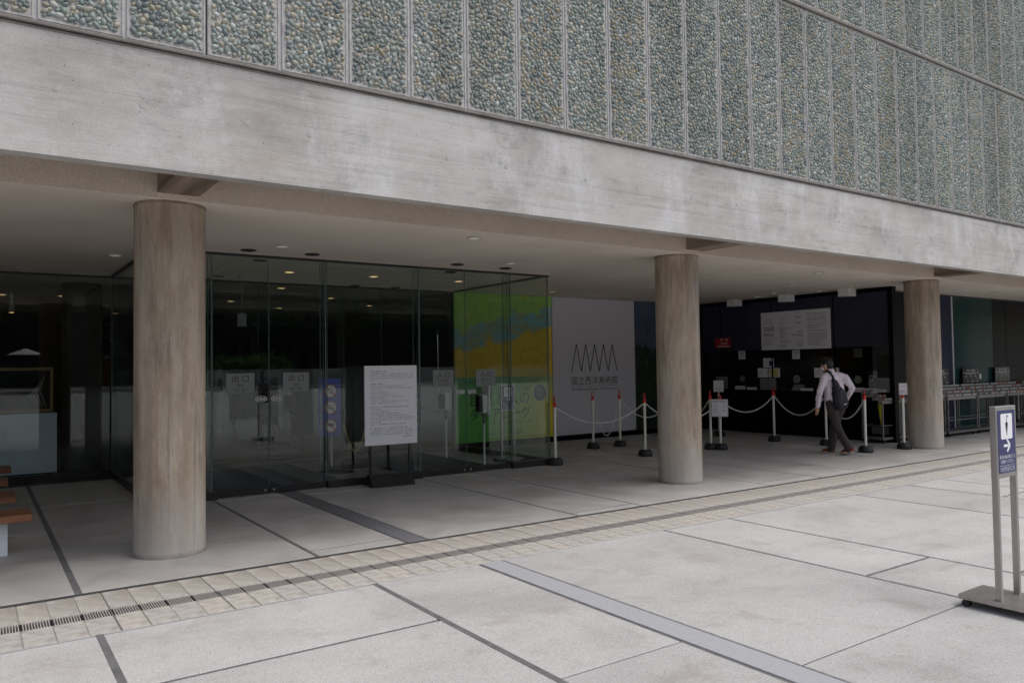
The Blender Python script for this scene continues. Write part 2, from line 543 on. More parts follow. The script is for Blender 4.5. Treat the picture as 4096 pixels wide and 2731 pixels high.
class MB:
    def __init__(s):
        s.v, s.f, s.k = [], [], []

    def add(s, vs, fs, k=0):
        n_ = len(s.v)
        s.v.extend([tuple(q) for q in vs])
        s.f.extend([tuple(i + n_ for i in f) for f in fs])
        s.k.extend([k] * len(fs))
        return s

    BF = [(0, 3, 2, 1), (4, 5, 6, 7), (0, 1, 5, 4), (1, 2, 6, 5), (2, 3, 7, 6), (3, 0, 4, 7)]

    def box(s, x0, x1, y0, y1, z0, z1, k=0):
        return s.add([(x0, y0, z0), (x1, y0, z0), (x1, y1, z0), (x0, y1, z0), (x0, y0, z1), (x1, y0, z1), (x1, y1, z1), (x0, y1, z1)], s.BF, k)

    def cbox(s, x0, x1, y0, y1, z0, z1, c=0.004, k=0):
        """Box whose top edges are chamfered."""
        vs = [(x0, y0, z0), (x1, y0, z0), (x1, y1, z0), (x0, y1, z0),
              (x0, y0, z1 - c), (x1, y0, z1 - c), (x1, y1, z1 - c), (x0, y1, z1 - c),
              (x0 + c, y0 + c, z1), (x1 - c, y0 + c, z1), (x1 - c, y1 - c, z1), (x0 + c, y1 - c, z1)]
        fs = [(0, 1, 5, 4), (1, 2, 6, 5), (2, 3, 7, 6), (3, 0, 4, 7), (4, 5, 9, 8), (5, 6, 10, 9), (6, 7, 11, 10), (7, 4, 8, 11), (8, 9, 10, 11), (0, 3, 2, 1)]
        return s.add(vs, fs, k)

    def bbox(s, x0, x1, y0, y1, z0, z1, c=0.005, k=0):
        """Box with all edges chamfered."""
        xs, ys, zs = (x0, x0 + c, x1 - c, x1), (y0, y0 + c, y1 - c, y1), (z0, z0 + c, z1 - c, z1)
        import itertools
        vs, idx = [], {}

        def V(i, j, l):
            if (i, j, l) not in idx:
                idx[(i, j, l)] = len(vs)
                vs.append((xs[i], ys[j], zs[l]))
            return idx[(i, j, l)]
        fs = []
        for e in (0, 3):
            fs.append([V(e, 1, 1), V(e, 2, 1), V(e, 2, 2), V(e, 1, 2)])
            fs.append([V(1, e, 1), V(2, e, 1), V(2, e, 2), V(1, e, 2)])
            fs.append([V(1, 1, e), V(2, 1, e), V(2, 2, e), V(1, 2, e)])
        for e, e2 in itertools.product((0, 3), (0, 3)):
            i, i2 = (1 if e == 0 else 2), (1 if e2 == 0 else 2)
            fs.append([V(e, i2, 1), V(e, i2, 2), V(i, e2, 2), V(i, e2, 1)])
            fs.append([V(e, 1, i2), V(e, 2, i2), V(i, 2, e2), V(i, 1, e2)])
            fs.append([V(1, e, i2), V(2, e, i2), V(2, i, e2), V(1, i, e2)])
        for e, e2, e3 in itertools.product((0, 3), (0, 3), (0, 3)):
            i, j, l = (1 if e == 0 else 2), (1 if e2 == 0 else 2), (1 if e3 == 0 else 2)
            fs.append([V(e, j, l), V(i, e2, l), V(i, j, e3)])
        cen = Vector(((x0 + x1) / 2, (y0 + y1) / 2, (z0 + z1) / 2))
        out = []
        for f in fs:
            p = [Vector(vs[i]) for i in f]
            nn = (p[1] - p[0]).cross(p[2] - p[0])
            out.append(tuple(f) if nn.dot(sum(p, Vector()) / len(p) - cen) > 0 else tuple(reversed(f)))
        return s.add(vs, out, k)

    def fbox(s, fr, a0, a1, b0, b1, c0, c1, k=0):
        vs = [fr.p(a, b, c) for c in (c0, c1) for (a, b) in ((a0, b0), (a1, b0), (a1, b1), (a0, b1))]
        return s.add(vs, s.BF, k)

    def poly(s, fr, pts, c0, c1, k=0):
        """Prism of a 2-D outline (counter-clockwise) between depths c0 and c1."""
        m = len(pts)
        vs = [fr.p(a, b, c0) for a, b in pts] + [fr.p(a, b, c1) for a, b in pts]
        fs = [tuple(reversed(range(m))), tuple(range(m, 2 * m))] + [(i, (i + 1) % m, m + (i + 1) % m, m + i) for i in range(m)]
        return s.add(vs, fs, k)

    def line(s, fr, pts, w, c0, c1, k=0):
        """Flat stroke along a 2-D polyline."""
        for (a, b), (a2, b2) in zip(pts, pts[1:]):
            d = math.hypot(a2 - a, b2 - b) or 1e-6
            nx, ny = -(b2 - b) / d * w / 2, (a2 - a) / d * w / 2
            s.poly(fr, [(a - nx, b - ny), (a2 - nx, b2 - ny), (a2 + nx, b2 + ny), (a + nx, b + ny)], c0, c1, k)
        return s

    def ell(s, fr, a, b, ra, rb, c0, c1, k=0, seg=28, inner=0.0):
        pts = [(a + ra * math.cos(t), b + rb * math.sin(t)) for t in [2 * math.pi * i / seg for i in range(seg)]]
        if not inner:
            return s.poly(fr, pts, c0, c1, k)
        q = [(a + (x - a) * inner, b + (y - b) * inner) for x, y in pts]
        vs = [fr.p(x, y, c1) for x, y in pts] + [fr.p(x, y, c1) for x, y in q] + [fr.p(x, y, c0) for x, y in pts] + [fr.p(x, y, c0) for x, y in q]
        m = seg
        fs = []
        for i in range(m):
            j = (i + 1) % m
            fs += [(i, j, m + j, m + i), (2 * m + i, 2 * m + j, j, i), (m + i, m + j, 3 * m + j, 3 * m + i), (2 * m + j, 2 * m + i, 3 * m + i, 3 * m + j)]
        return s.add(vs, fs, k)

    def text(s, fr, body, a, b, h, c=0.0012, align='L', width=None, k=0):
        """Lettering; b is the baseline, h the glyph size, width squeezes the line to a length."""
        vs, fs = glyphs(body)
        if not vs:
            return s
        x0, x1 = min(v[0] for v in vs), max(v[0] for v in vs)
        sx = h if width is None else width / max(1e-6, (x1 - x0))
        w = (x1 - x0) * sx
        o = a - (w / 2 if align == 'C' else (w if align == 'R' else 0))
        return s.add([fr.p(o + (x - x0) * sx, b + y * h, c) for x, y in vs], fs, k)

    def lathe(s, prof, cx=0, cy=0, seg=24, k=0, cap=True, sy=1.0):
        vs = [(cx + r * math.cos(2 * math.pi * i / seg), cy + sy * r * math.sin(2 * math.pi * i / seg), z) for r, z in prof for i in range(seg)]
        fs = []
        for j in range(len(prof) - 1):
            for i in range(seg):
                i2 = (i + 1) % seg
                fs.append((j * seg + i, j * seg + i2, (j + 1) * seg + i2, (j + 1) * seg + i))
        if cap:
            fs.append(tuple(reversed(range(seg))))
            fs.append(tuple(range((len(prof) - 1) * seg, len(prof) * seg)))
        return s.add(vs, fs, k)

    def tube(s, pts, rad, seg=8, closed=False, k=0):
        pts = [Vector(p) for p in pts]
        m = len(pts)
        rads = rad if isinstance(rad, (list, tuple)) else [rad] * m
        vs, fs = [], []
        ref = None
        for i, p in enumerate(pts):
            if closed:
                t = (pts[(i + 1) % m] - pts[i - 1]).normalized()
            else:
                t = (pts[min(i + 1, m - 1)] - pts[max(i - 1, 0)]).normalized()
            if ref is None:
                ref = Vector((0, 0, 1)) if abs(t.z) < 0.9 else Vector((1, 0, 0))
            a = (ref - t * ref.dot(t)).normalized()
            ref = a
            b = t.cross(a)
            for j in range(seg):
                an = 2 * math.pi * j / seg
                vs.append(p + (a * math.cos(an) + b * math.sin(an)) * rads[i])
        for i in range(m if closed else m - 1):
            i2 = (i + 1) % m
            for j in range(seg):
                j2 = (j + 1) % seg
                fs.append((i * seg + j, i * seg + j2, i2 * seg + j2, i2 * seg + j))
        if not closed:
            fs.append(tuple(reversed(range(seg))))
            fs.append(tuple(range((m - 1) * seg, m * seg)))
        return s.add(vs, fs, k)

    def ball(s, c, r, seg=12, rings=8, k=0, top=False):
        """Ellipsoid at c with radii r (3 numbers or one)."""
        r = (r, r, r) if isinstance(r, (int, float)) else r
        vs, fs = [(c[0], c[1], c[2] + r[2])], []
        for j in range(1, rings):
            th = math.pi * j / rings
            for i in range(seg):
                ph = 2 * math.pi * i / seg
                vs.append((c[0] + r[0] * math.sin(th) * math.cos(ph), c[1] + r[1] * math.sin(th) * math.sin(ph), c[2] + r[2] * math.cos(th)))
        vs.append((c[0], c[1], c[2] - r[2]))
        for i in range(seg):
            fs.append((0, 1 + i, 1 + (i + 1) % seg))
            b0 = 1 + (rings - 2) * seg
            fs.append((b0 + (i + 1) % seg, b0 + i, len(vs) - 1))
        for j in range(rings - 2):
            for i in range(seg):
                a0 = 1 + j * seg + i
                a1 = 1 + j * seg + (i + 1) % seg
                fs.append((a0, a0 + seg, a1 + seg, a1))
        return s.add(vs, fs, k)

    def mesh(s, name, mats, off=Vector((0, 0, 0)), smooth=False):
        me = bpy.data.meshes.new(name)
        me.from_pydata([(x - off[0], y - off[1], z - off[2]) for x, y, z in s.v], [], s.f)
        mats = mats if isinstance(mats, (list, tuple)) else [mats]
        for m in mats:
            me.materials.append(MT[m])
        if len(mats) > 1:
            me.polygons.foreach_set("material_index", s.k)
        if smooth:
            me.polygons.foreach_set("use_smooth", [True] * len(s.f))
        me.update()
        return me

    def build(s, name, mats, parent=None, smooth=False, loc=None, kind=None, local=False):
        """World-space vertices; the object's origin is its parent's, or loc."""
        off = wloc(parent) if parent is not None else (Vector(loc) if loc is not None else Vector((0, 0, 0)))
        if local:
            off = Vector((0, 0, 0))
        o = bpy.data.objects.new(name, s.mesh(name, mats, off, smooth))
        COL.objects.link(o)
        if parent is not None:
            o.parent = parent
        elif loc is not None:
            o.location = loc
        if kind:
            o["kind"] = kind
        if smooth:
            autosmooth(o.data)
        return o


def autosmooth(me, ang=40):
    """Mark edges sharper than ang so that smooth shading keeps them crisp."""
    if not len(me.polygons):
        return
    me.set_sharp_from_angle(angle=R(ang))


def thing(name, label, cat, loc=(0, 0, 0), group=None, rot=0.0):
    o = bpy.data.objects.new(name, None)
    COL.objects.link(o)
    o.empty_display_size = 0.2
    o.location = loc
    o.rotation_euler = (0, 0, rot)
    o["label"], o["category"] = label, cat
    if group:
        o["group"] = group
    return o


def tag(o, label, cat, group=None):
    o["label"], o["category"] = label, cat
    if group:
        o["group"] = group
    return o


def copy_tree(o, parent=None, loc=None, rot=None):
    c = o.copy()
    COL.objects.link(c)
    if parent is not None:
        c.parent = parent
    if loc is not None:
        c.location = loc
    if rot is not None:
        c.rotation_euler = (0, 0, rot)
    for ch in list(o.children):
        copy_tree(ch, c)
    return c


def inst(name, me, parent, loc, rot=None):
    o = bpy.data.objects.new(name, me)
    COL.objects.link(o)
    o.parent = parent
    o.location = loc
    if rot:
        o.rotation_euler = rot
    return o


def blob(caps, balls, voxel, name, mat, parent, smooth_it=6):
    """Fuse tapered limbs and ellipsoids into one continuous surface."""
    b = MB()
    for pts, rad in caps:
        pts = [Vector(p) for p in pts]
        rad = list(rad)
        d0, d1 = (pts[0] - pts[1]).normalized(), (pts[-1] - pts[-2]).normalized()
        P = [pts[0] + d0 * rad[0] * 0.85] + [pts[0] + d0 * rad[0] * 0.5] + pts + [pts[-1] + d1 * rad[-1] * 0.5] + [pts[-1] + d1 * rad[-1] * 0.85]
        Q = [rad[0] * 0.45, rad[0] * 0.85] + rad + [rad[-1] * 0.85, rad[-1] * 0.45]
        b.tube(P, Q, 14)
    for c, r in balls:
        b.ball(c, r, 18, 12)
    o = b.build(name, mat)
    md = o.modifiers.new("r", 'REMESH')
    md.mode = 'VOXEL'
    md.voxel_size = voxel
    md.use_smooth_shade = True
    ms = o.modifiers.new("s", 'SMOOTH')
    ms.iterations = smooth_it
    ms.factor = 0.5
    dg = bpy.context.evaluated_depsgraph_get()
    me = bpy.data.meshes.new_from_object(o.evaluated_get(dg))
    o.modifiers.clear()
    old = o.data
    o.data = me
    bpy.data.meshes.remove(old)
    me.name = name
    if not me.materials:
        me.materials.append(MT[mat])
    me.polygons.foreach_set("use_smooth", [True] * len(me.polygons))
    if parent is not None:
        off = wloc(parent)
        for v in me.vertices:
            v.co -= off
        o.parent = parent
    return o


FY = lambda x, y, z: Fr((x, y, z), (1, 0, 0))           # faces -Y (towards the plaza)
FX = lambda x, y, z: Fr((x, y, z), (0, -1, 0))          # faces -X

# ------------------------------------------------------------------ ground
YB, YS = 5.254, 6.242                    # plaza | paver band | porch floor
plaza = MB().box(-220, 260, -220, 26, -0.40, -0.05).build("plaza", "aggregate_slab", kind="structure")
MB().box(-14, 46, -39.6, YB - 0.003, -0.049, -0.0045).build("joint_bed", "joint_fill", plaza)


def slabs(name, mat, parent, xs, rows, gap, cross0=0.022, ch=0.004, z1=0.0, fine=()):
    """xs: list of (x0, x1) bays; rows: for each bay the Y cuts; every slab is an object."""
    for k, ((x0, x1), ys) in enumerate(zip(xs, rows)):
        cross = 0.014 if k in fine else cross0
        for y0, y1 in zip(ys, ys[1:]):
            b = MB().cbox(x0 + gap / 2, x1 - gap / 2, y0 + cross / 2, y1 - cross / 2, -0.045, z1, ch)
            b.build(name, mat, parent)


YE = YB - 0.004
out_x = [(-4.2, -1.15), (-1.15, 0.626), (0.626, 2.403), (2.403, 3.305), (3.515, 5.362), (5.362, 6.277), (6.277, 8.535), (8.535, 9.677), (9.677, 10.49), (10.49, 12.3), (12.3, 14.1), (14.1, 15.0), (15.0, 17.2), (17.2, 19.0), (19.0, 21.2), (21.2, 23.4), (23.4, 26.0), (26.0, 29.0), (29.0, 33.0)]
out_r = [[-3, 0.2, 3.4, YE], [-3, 1.1, 3.0, YE], [-3, 1.9, 4.26, YE], [-3, 0.8, 3.10, YE], [-3, 0.3, 2.49, YE], [-3, 1.2, 3.23, YE], [-3, 0.9, 2.6, YE], [-3, 1.2, 3.4, YE], [-3, 1.5, 4.127, YE], [-3, 0.8, 3.1, YE],
         [-3, 2.0, 4.5, YE], [-3, 1.0, 3.6, YE], [-3, 2.4, YE], [-3, 1.0, 4.2, YE], [-3, 2.4, YE], [-3, 0.8, 3.9, YE], [-3, 2.2, YE], [-3, 1.4, YE], [-3, 1.0, YE]]
slabs("slab", "aggregate_slab", plaza, out_x, out_r, 0.034, 0.034, fine=(3, 4))
# the wider open joints beside the first bays are left by trimming: two dark rubber strips lie in them
for x in (0.626, 2.403):
    MB().box(x - 0.021, x + 0.021, -3, YE, -0.013, 0.0015).build("joint_strip", "joint_fill", plaza)
MB().cbox(3.318, 3.512, -3, YE, -0.045, 0.001, 0.002).build("stone_strip", "stone_strip", plaza)
# the rest of the plaza behind the camera, one stuff mesh of slabs
b = MB()
x = -14.0
rr = random.Random(3)
while x < 44:
    w = rr.choice((0.9, 1.13, 1.8, 2.26))
    y = -39.5
    while y < -3.2:
        h = rr.choice((1.4, 2.26, 3.0, 3.7))
        b.cbox(x + 0.012, x + w - 0.012, y + 0.011, min(y + h, -3.0) - 0.011, -0.045, 0.0, 0.004)
        y += h
    x += w
o = b.build("paving_slabs", "aggregate_slab", plaza)
o["kind"] = "stuff"

# ------------------------------------------------------------------ paver band with the slotted drain
band = MB().box(-6, 46, YB, YS - 0.004, -0.30, -0.052).build("paver_band", "drain_dark", kind="structure")
P0, DP = 0.7475, 0.1682
upper = MB().cbox(0.0015, DP - 0.0015, 5.797, YS - 0.007, -0.050, 0.0, 0.003).mesh("paver", "paver_stone")
lower = MB().cbox(0.0015, DP - 0.0015, YB + 0.004, 5.617, -0.050, 0.0, 0.003).mesh("paver", "paver_stone")
gm = MB()
gm.box(0.0, DP, 5.618, 5.626, -0.05, -0.001).box(0.0, DP, 5.788, 5.796, -0.05, -0.001)
gm.box(0.0, 0.011, 5.626, 5.788, -0.05, -0.004, 1)
for i in range(10):
    xx = 0.0135 + i * 0.0155
    gm.cbox(xx, xx + 0.0060, 5.626, 5.788, -0.022, 0.0, 0.001)
gm.box(0.0, DP, 5.640, 5.646, -0.026, -0.006)
grate = gm.mesh("drain_grate", ["grate_plastic", "drain_dark"])
rr = random.Random(11)
ob = MB()
for i in range(-22, 190):
    xx = P0 + i * DP
    thick = 0.0045 if i % 4 == 0 else 0.0
    if -8 <= i <= 92:
        for me in (upper, lower, grate):
            o = inst(me.name, me, band, (xx + thick, 0, rr.uniform(-0.0015, 0.001) if me is not grate else -0.003))
            if thick and me is not grate:
                o.scale.x = (DP - 0.009) / DP
    else:
        ob.cbox(xx + 0.002, xx + DP - 0.002, 5.797, YS - 0.007, -0.05, 0.0, 0.003)
        ob.cbox(xx + 0.002, xx + DP - 0.002, YB + 0.004, 5.617, -0.05, 0.0, 0.003)
        for q in range(5):
            ob.box(xx + 0.014 + q * 0.031, xx + 0.03 + q * 0.031, 5.626, 5.788, -0.05, -0.004, 1)
MB().box(-6, 46, YB + 0.002, 5.616, -0.05, -0.004).box(-6, 46, 5.798, YS - 0.008, -0.05, -0.004).build("joint_mortar", "paver_mortar", band)
for i in range(-20, 100, 4):
    MB().box(P0 + i * DP - 0.0035, P0 + i * DP + 0.0055, YB + 0.003, YS - 0.008, -0.02, -0.002).build("joint_strip", "joint_fill", band)
o = ob.build("far_pavers", ["paver_stone", "grate_plastic"], band)
o["kind"] = "stuff"
MB().box(-6, 46, YS - 0.006, YS + 0.0535, -0.05, -0.0025).build("edge_joint", "joint_dark", band)
MB().box(-6, 46, YB - 0.004, YB + 0.003, -0.05, -0.001).build("edge_trim", "joint_metal", band)

# ------------------------------------------------------------------ porch floor
porch = MB().box(-14, 46, YS + 0.055, 12.7, -0.40, -0.0040).build("porch_floor", "joint_fill", kind="structure")
YI = YS + 0.058
in_x = [(-4.0, -1.2), (-1.2, 0.62), (0.62, 2.375), (2.375, 3.205), (3.415, 5.195), (5.195, 6.12), (6.12, 8.40), (8.40, 9.49), (9.49, 10.465), (10.465, 12.15), (12.15, 14.2), (14.2, 16.1), (16.1, 18.3), (18.3, 20.6), (20.6, 24.0), (24.0, 28.0), (28.0, 33.0)]
in_r = [[YI, 9.4, 12.7], [YI, 8.9, 12.7], [YI, 7.87, 10.6, 12.7], [YI, 6.54, 9.6, 12.7], [YI, 9.42, 12.7], [YI, 6.46, 9.7, 12.7], [YI, 10.4, 12.7], [YI, 6.53, 7.655, 10.2, 12.7], [YI, 8.9, 12.7], [YI, 7.31, 9.78, 12.7],
        [YI, 6.66, 9.0, 12.7], [YI, 7.5, 12.7], [YI, 6.9, 12.7], [YI, 7.6, 12.7], [YI, 7.0, 12.7], [YI, 7.6, 12.7], [YI, 12.7]]
slabs("slab", "porch_slab", porch, in_x, in_r, 0.034, 0.032, 0.003)
for x, w in ((0.62, 0.024), (2.375, 0.015)):
    MB().box(x - w, x + w, YI, 12.7, -0.013, 0.0012).build("joint_strip", "joint_fill", porch)
MB().cbox(3.214, 3.408, YI, 9.86, -0.045, 0.001, 0.002).build("stone_strip", "stone_strip_dark", porch)

# ------------------------------------------------------------------ the museum building
YF, ZF, ZT, ZC = 5.70, 2.953, 3.789, 3.01
CX, CYC, CR = 1.407, 7.255, 0.288
mus = thing("museum_building", "concrete museum block faced with green pebble panels above round pillars and a glazed porch", "building", (7.757, 9.0, 0))
fb = MB()
fb.box(-9, 46, YF, YF + 0.13, ZF, ZT - 0.030)
fb.build("fascia_beam", "fascia_concrete", mus)
lb = MB()
lb.bbox(-9, 46, YF - 0.022, YF + 0.12, ZT - 0.012, ZT + 0.012, 0.004)
lb.bbox(-9, 46, YF - 0.006, YF + 0.12, ZT - 0.034, ZT - 0.020, 0.003)
lb.box(-9, 46, YF + 0.012, YF + 0.12, ZT - 0.029, ZT + 0.0, 0)
lb.build("base_ledge", "ledge_concrete", mus)
plug = MB()
plug.lathe([(0.020, -0.004), (0.020, 0.0015), (0.016, 0.0022)], seg=18)
plain("plug_mortar", lin(176, 176, 178), 0.85)
pm = plug.mesh("formwork_plug", "fascia_concrete")
for (px, pz) in ((0.42, 3.39), (0.93, 3.37), (1.63, 3.37), (2.10, 3.36), (3.32, 3.35), (3.93, 3.36), (4.86, 3.36), (5.55, 3.36), (6.35, 3.36), (7.10, 3.36), (8.0, 3.35), (9.1, 3.36), (10.2, 3.35), (11.4, 3.36), (12.6, 3.35), (-0.3, 3.38)):
    o = inst("formwork_plug", pm, mus, Vector((px, YF - 0.0005, pz)) - wloc(mus), (R(90), 0, 0))
rb = MB().box(-9, 46, 6.95, 7.20, ZC + 0.002, 3.90)
rb.build("recess_wall", "rough_render", mus)
MB().box(-9, 46, YF + 0.13, 6.95, 3.60, 3.90).build("recess_soffit", "board_formed_soffit", mus)
for i, xc in enumerate((1.412, 7.79, 14.13, 20.45, 26.8)):
    MB().box(xc - 0.165, xc + 0.165, YF + 0.129, 6.951, 3.055, 3.62).build("cross_beam", "board_formed_soffit", mus)
MB().box(-14, 46, 6.951, 30, ZC, ZC + 0.2).build("ceiling", "ceiling_paint", mus)
ub = MB().box(-9, 46, YF + 0.125, 30, 3.9, 8.6)
ub.box(-9, 46, YF + 0.09, YF + 0.13, ZT - 0.02, 8.6)
ub.build("upper_wall", "joint_metal", mus)
for i in range(-1, 6):
    xc, zb = CX + 6.35 * i, 0.0
    cb = MB()
    cb.lathe([(CR + 0.012, -0.01), (CR + 0.004, 0.006), (CR, 0.02), (CR, 0.6), (CR, 1.5), (CR, 2.4), (CR, ZC + 0.004)], seg=64, cap=False)
    col = cb.build("column", "column_concrete", None, smooth=True)
    for v in col.data.vertices:
        v.co.y += CYC
    # object space starts at the column's own axis so every pillar streaks differently
    for v in col.data.vertices:
        v.co.y -= CYC
        v.co.z -= 0
    col.parent = mus
    col.location = Vector((xc, CYC, 0)) - wloc(mus)
    col.rotation_euler = (0, 0, 1.3 * i + 0.4)
    k = MB()
    k.lathe([(CR + 0.001, 2.984), (CR + 0.007, 2.988), (CR + 0.008, 2.996), (CR + 0.001, 2.999)], seg=48, cap=False)
    kk = k.build("collar", "board_formed_soffit", col, smooth=True, local=True)

# pebble panels ---------------------------------------------------------------------------------
JX = [0.324, 0.897, 1.457, 2.024, 2.622, 3.201, 3.803, 4.399, 4.999, 5.606, 6.192, 6.795, 7.402, 7.993, 8.562, 9.153, 9.737, 10.297, 10.859, 11.427, 11.975, 12.539, 13.091, 13.614, 14.161, 14.688, 15.229]
cf = np.polyfit(range(27), JX, 4)
joint = [float(np.polyval(cf, i)) * 0.9246 for i in range(27)]
joint = [joint[0] - 0.53 * k for k in (3, 2, 1)] + joint
while joint[-1] < 24:
    joint.append(joint[-1] + 0.50)
ZJ = 5.98


def stone_field(w, h, seed):
    """Packed ellipses (x, z, long, short, angle, tone) in a w by h field."""
    r_ = random.Random(seed)
    cell, grid, out = 0.042, {}, []
    bias = r_.uniform(-0.12, 0.12)
    for rad, tries in ((0.0245, 160), (0.0215, 600), (0.0185, 1700), (0.0152, 3400), (0.012, 3400), (0.009, 2400)):
        for _ in range(int(tries * w * h)):
            rr_ = rad * r_.uniform(0.9, 1.12)
            x, z = r_.uniform(rr_ * 0.8, w - rr_ * 0.8), r_.uniform(rr_ * 0.8, h - rr_ * 0.8)
            ci, cj = int(x / cell), int(z / cell)
            ok = True
            for i in (-1, 0, 1):
                for j in (-1, 0, 1):
                    for (x2, z2, r3) in grid.get((ci + i, cj + j), ()):
                        if (x - x2) ** 2 + (z - z2) ** 2 < (0.82 * (rr_ + r3)) ** 2:
                            ok = False
                            break
                    if not ok:
                        break
                if not ok:
                    break
            if ok:
                grid.setdefault((ci, cj), []).append((x, z, rr_))
                e = r_.uniform(1.08, 1.42)
                out.append((x, z, rr_ * e, rr_ / e ** 0.62, r_.gauss(0.5, 0.9), min(1, max(0, r_.random() + bias))))
    return out


def stone(x, z, a, s, ang, seg=8, lat=(0.0, 0.55, 1.05), depth=0.80, irr=None):
    """Half-sunk pebble lying in the X-Z plane, bulging to -Y."""
    ca, sa = math.cos(ang), math.sin(ang)
    vs, fs = [], []
    hgt = s * depth
    for t in lat:
        for i in range(seg):
            ph = 2 * math.pi * i / seg
            q = 1.0 + (0.09 * math.sin(2 * ph + x * 90) + 0.05 * math.sin(3 * ph + z * 70))
            u, v_ = a * q * math.cos(t) * math.cos(ph), s * q * math.cos(t) * math.sin(ph)
            vs.append((x + u * ca - v_ * sa, -hgt * math.sin(t) - 0.002 + (0.012 if t == 0.0 else 0), z + u * sa + v_ * ca))
    vs.append((x, -hgt - 0.002, z))
    for j in range(len(lat) - 1):
        for i in range(seg):
            i2 = (i + 1) % seg
            fs.append((j * seg + i, j * seg + i2, (j + 1) * seg + i2, (j + 1) * seg + i))
    tp = len(vs) - 1
    b0 = (len(lat) - 1) * seg
    for i in range(seg):
        fs.append((b0 + i, b0 + (i + 1) % seg, tp))
    return vs, fs


def stones_mesh(field, name, **kw):
    V, F, T = [], [], []
    for x, z, a, s, ang, tone in field:
        vs, fs = stone(x, z, a, s, ang, **kw)
        o_ = len(V)
        V += vs
        F += [tuple(i + o_ for i in f) for f in fs]
        T += [tone] * len(vs)
    me = bpy.data.meshes.new(name)
    me.from_pydata(V, [], F)
    at = me.attributes.new("tone", 'FLOAT', 'POINT')
    at.data.foreach_set("value", T)
    me.materials.append(MT["pebble_stone"])
    me.polygons.foreach_set("use_smooth", [True] * len(F))
    me.update()
    return me


def sees(X, Y, Z):
    d = Vector((X, Y, Z)) - Vector((0, 0, EYE))
    z = d.dot(fwd)
    if z < 0.3:
        return False
    px, py = 2048 + 3095.67 * d.dot(r2) / z, 1365.5 - 3095.67 * d.dot(u2) / z
    return -30 < px < 4126 and -30 < py < 2760


FW, FH = 0.465, 2.10
variants = [stones_mesh(stone_field(FW, FH, 100 + i), "pebbles") for i in range(9)]
MX = 0.033


def panel_mesh(w, h):
    b = MB()
    b.cbox(0.006, w - 0.006, 0.0, 0.085, 0, h, 0.003)
    rim = 0.012
    for (x0, x1, z0, z1) in ((0.010, 0.010 + rim, 0.008, h - 0.008), (w - 0.010 - rim, w - 0.010, 0.008, h - 0.008), (0.010 + rim, w - 0.010 - rim, 0.008, 0.008 + rim), (0.010 + rim, w - 0.010 - rim, h - 0.008 - rim, h - 0.008)):
        b.bbox(x0, x1, -0.006, 0.004, z0, z1, 0.0025)
    return b


singles = 0
off = wloc(mus)
for tier, (z0, z1) in enumerate(((ZT + 0.014, ZJ - 0.02), (ZJ + 0.03, 8.25))):
    for i, (xa, xb) in enumerate(zip(joint, joint[1:])):
        if tier == 1:
            if xa < 3.0:
                continue
            xa, xb = xa + 0.27, xb + 0.27
        w, h = xb - xa, z1 - z0
        p = panel_mesh(w, h).build("facade_panel", "panel_mortar", mus, local=True)
        p.location = Vector((xa, YF, z0)) - off
        MB().box(w - 0.0055, w + 0.0055, 0.003, 0.08, 0, h).build("panel_joint", "print_black" if (tier, i) == (0, 4) else "joint_metal", p, local=True)
        sx, sz = (w - 2 * MX) / FW, (h - 0.06) / FH
        if tier == 0 and i <= 8:
            fld = [(q[0] * sx + MX, q[1] * sz + 0.03) + q[2:] for q in stone_field(FW, FH, 500 + i)]
            near, rest = [], []
            for q in sorted(fld, key=lambda q: q[1]):
                if singles < 300 and sees(xa + q[0], YF, z0 + q[1]):
                    singles += 1
                    near.append(q)
                else:
                    rest.append(q)
            for q in near:
                vs, fs = stone(0, 0, *q[2:5], seg=12, lat=(0.0, 0.35, 0.75, 1.15))
                me = bpy.data.meshes.new("pebble")
                me.from_pydata(vs, [], fs)
                me.attributes.new("tone", 'FLOAT', 'POINT').data.foreach_set("value", [q[5]] * len(vs))
                me.materials.append(MT["pebble_stone"])
                me.polygons.foreach_set("use_smooth", [True] * len(fs))
                inst("pebble", me, p, (q[0], 0, q[1]))
            o = inst("pebbles", stones_mesh(rest, "pebbles"), p, (0, 0, 0))
        else:
            o = inst("pebbles", variants[(i * 4 + tier * 3) % 9], p, (MX, 0, 0.03))
            o.scale = (sx, 1, sz)
            if (i // 2) % 2:
                o.scale.z = -sz
                o.location.z = 0.03 + FH * sz
        o["kind"] = "stuff"
tl = MB()
tl.bbox(2, 46, YF - 0.030, YF + 0.1, ZJ - 0.016, ZJ + 0.026, 0.006)
tl.build("storey_ledge", "ledge_concrete", mus)

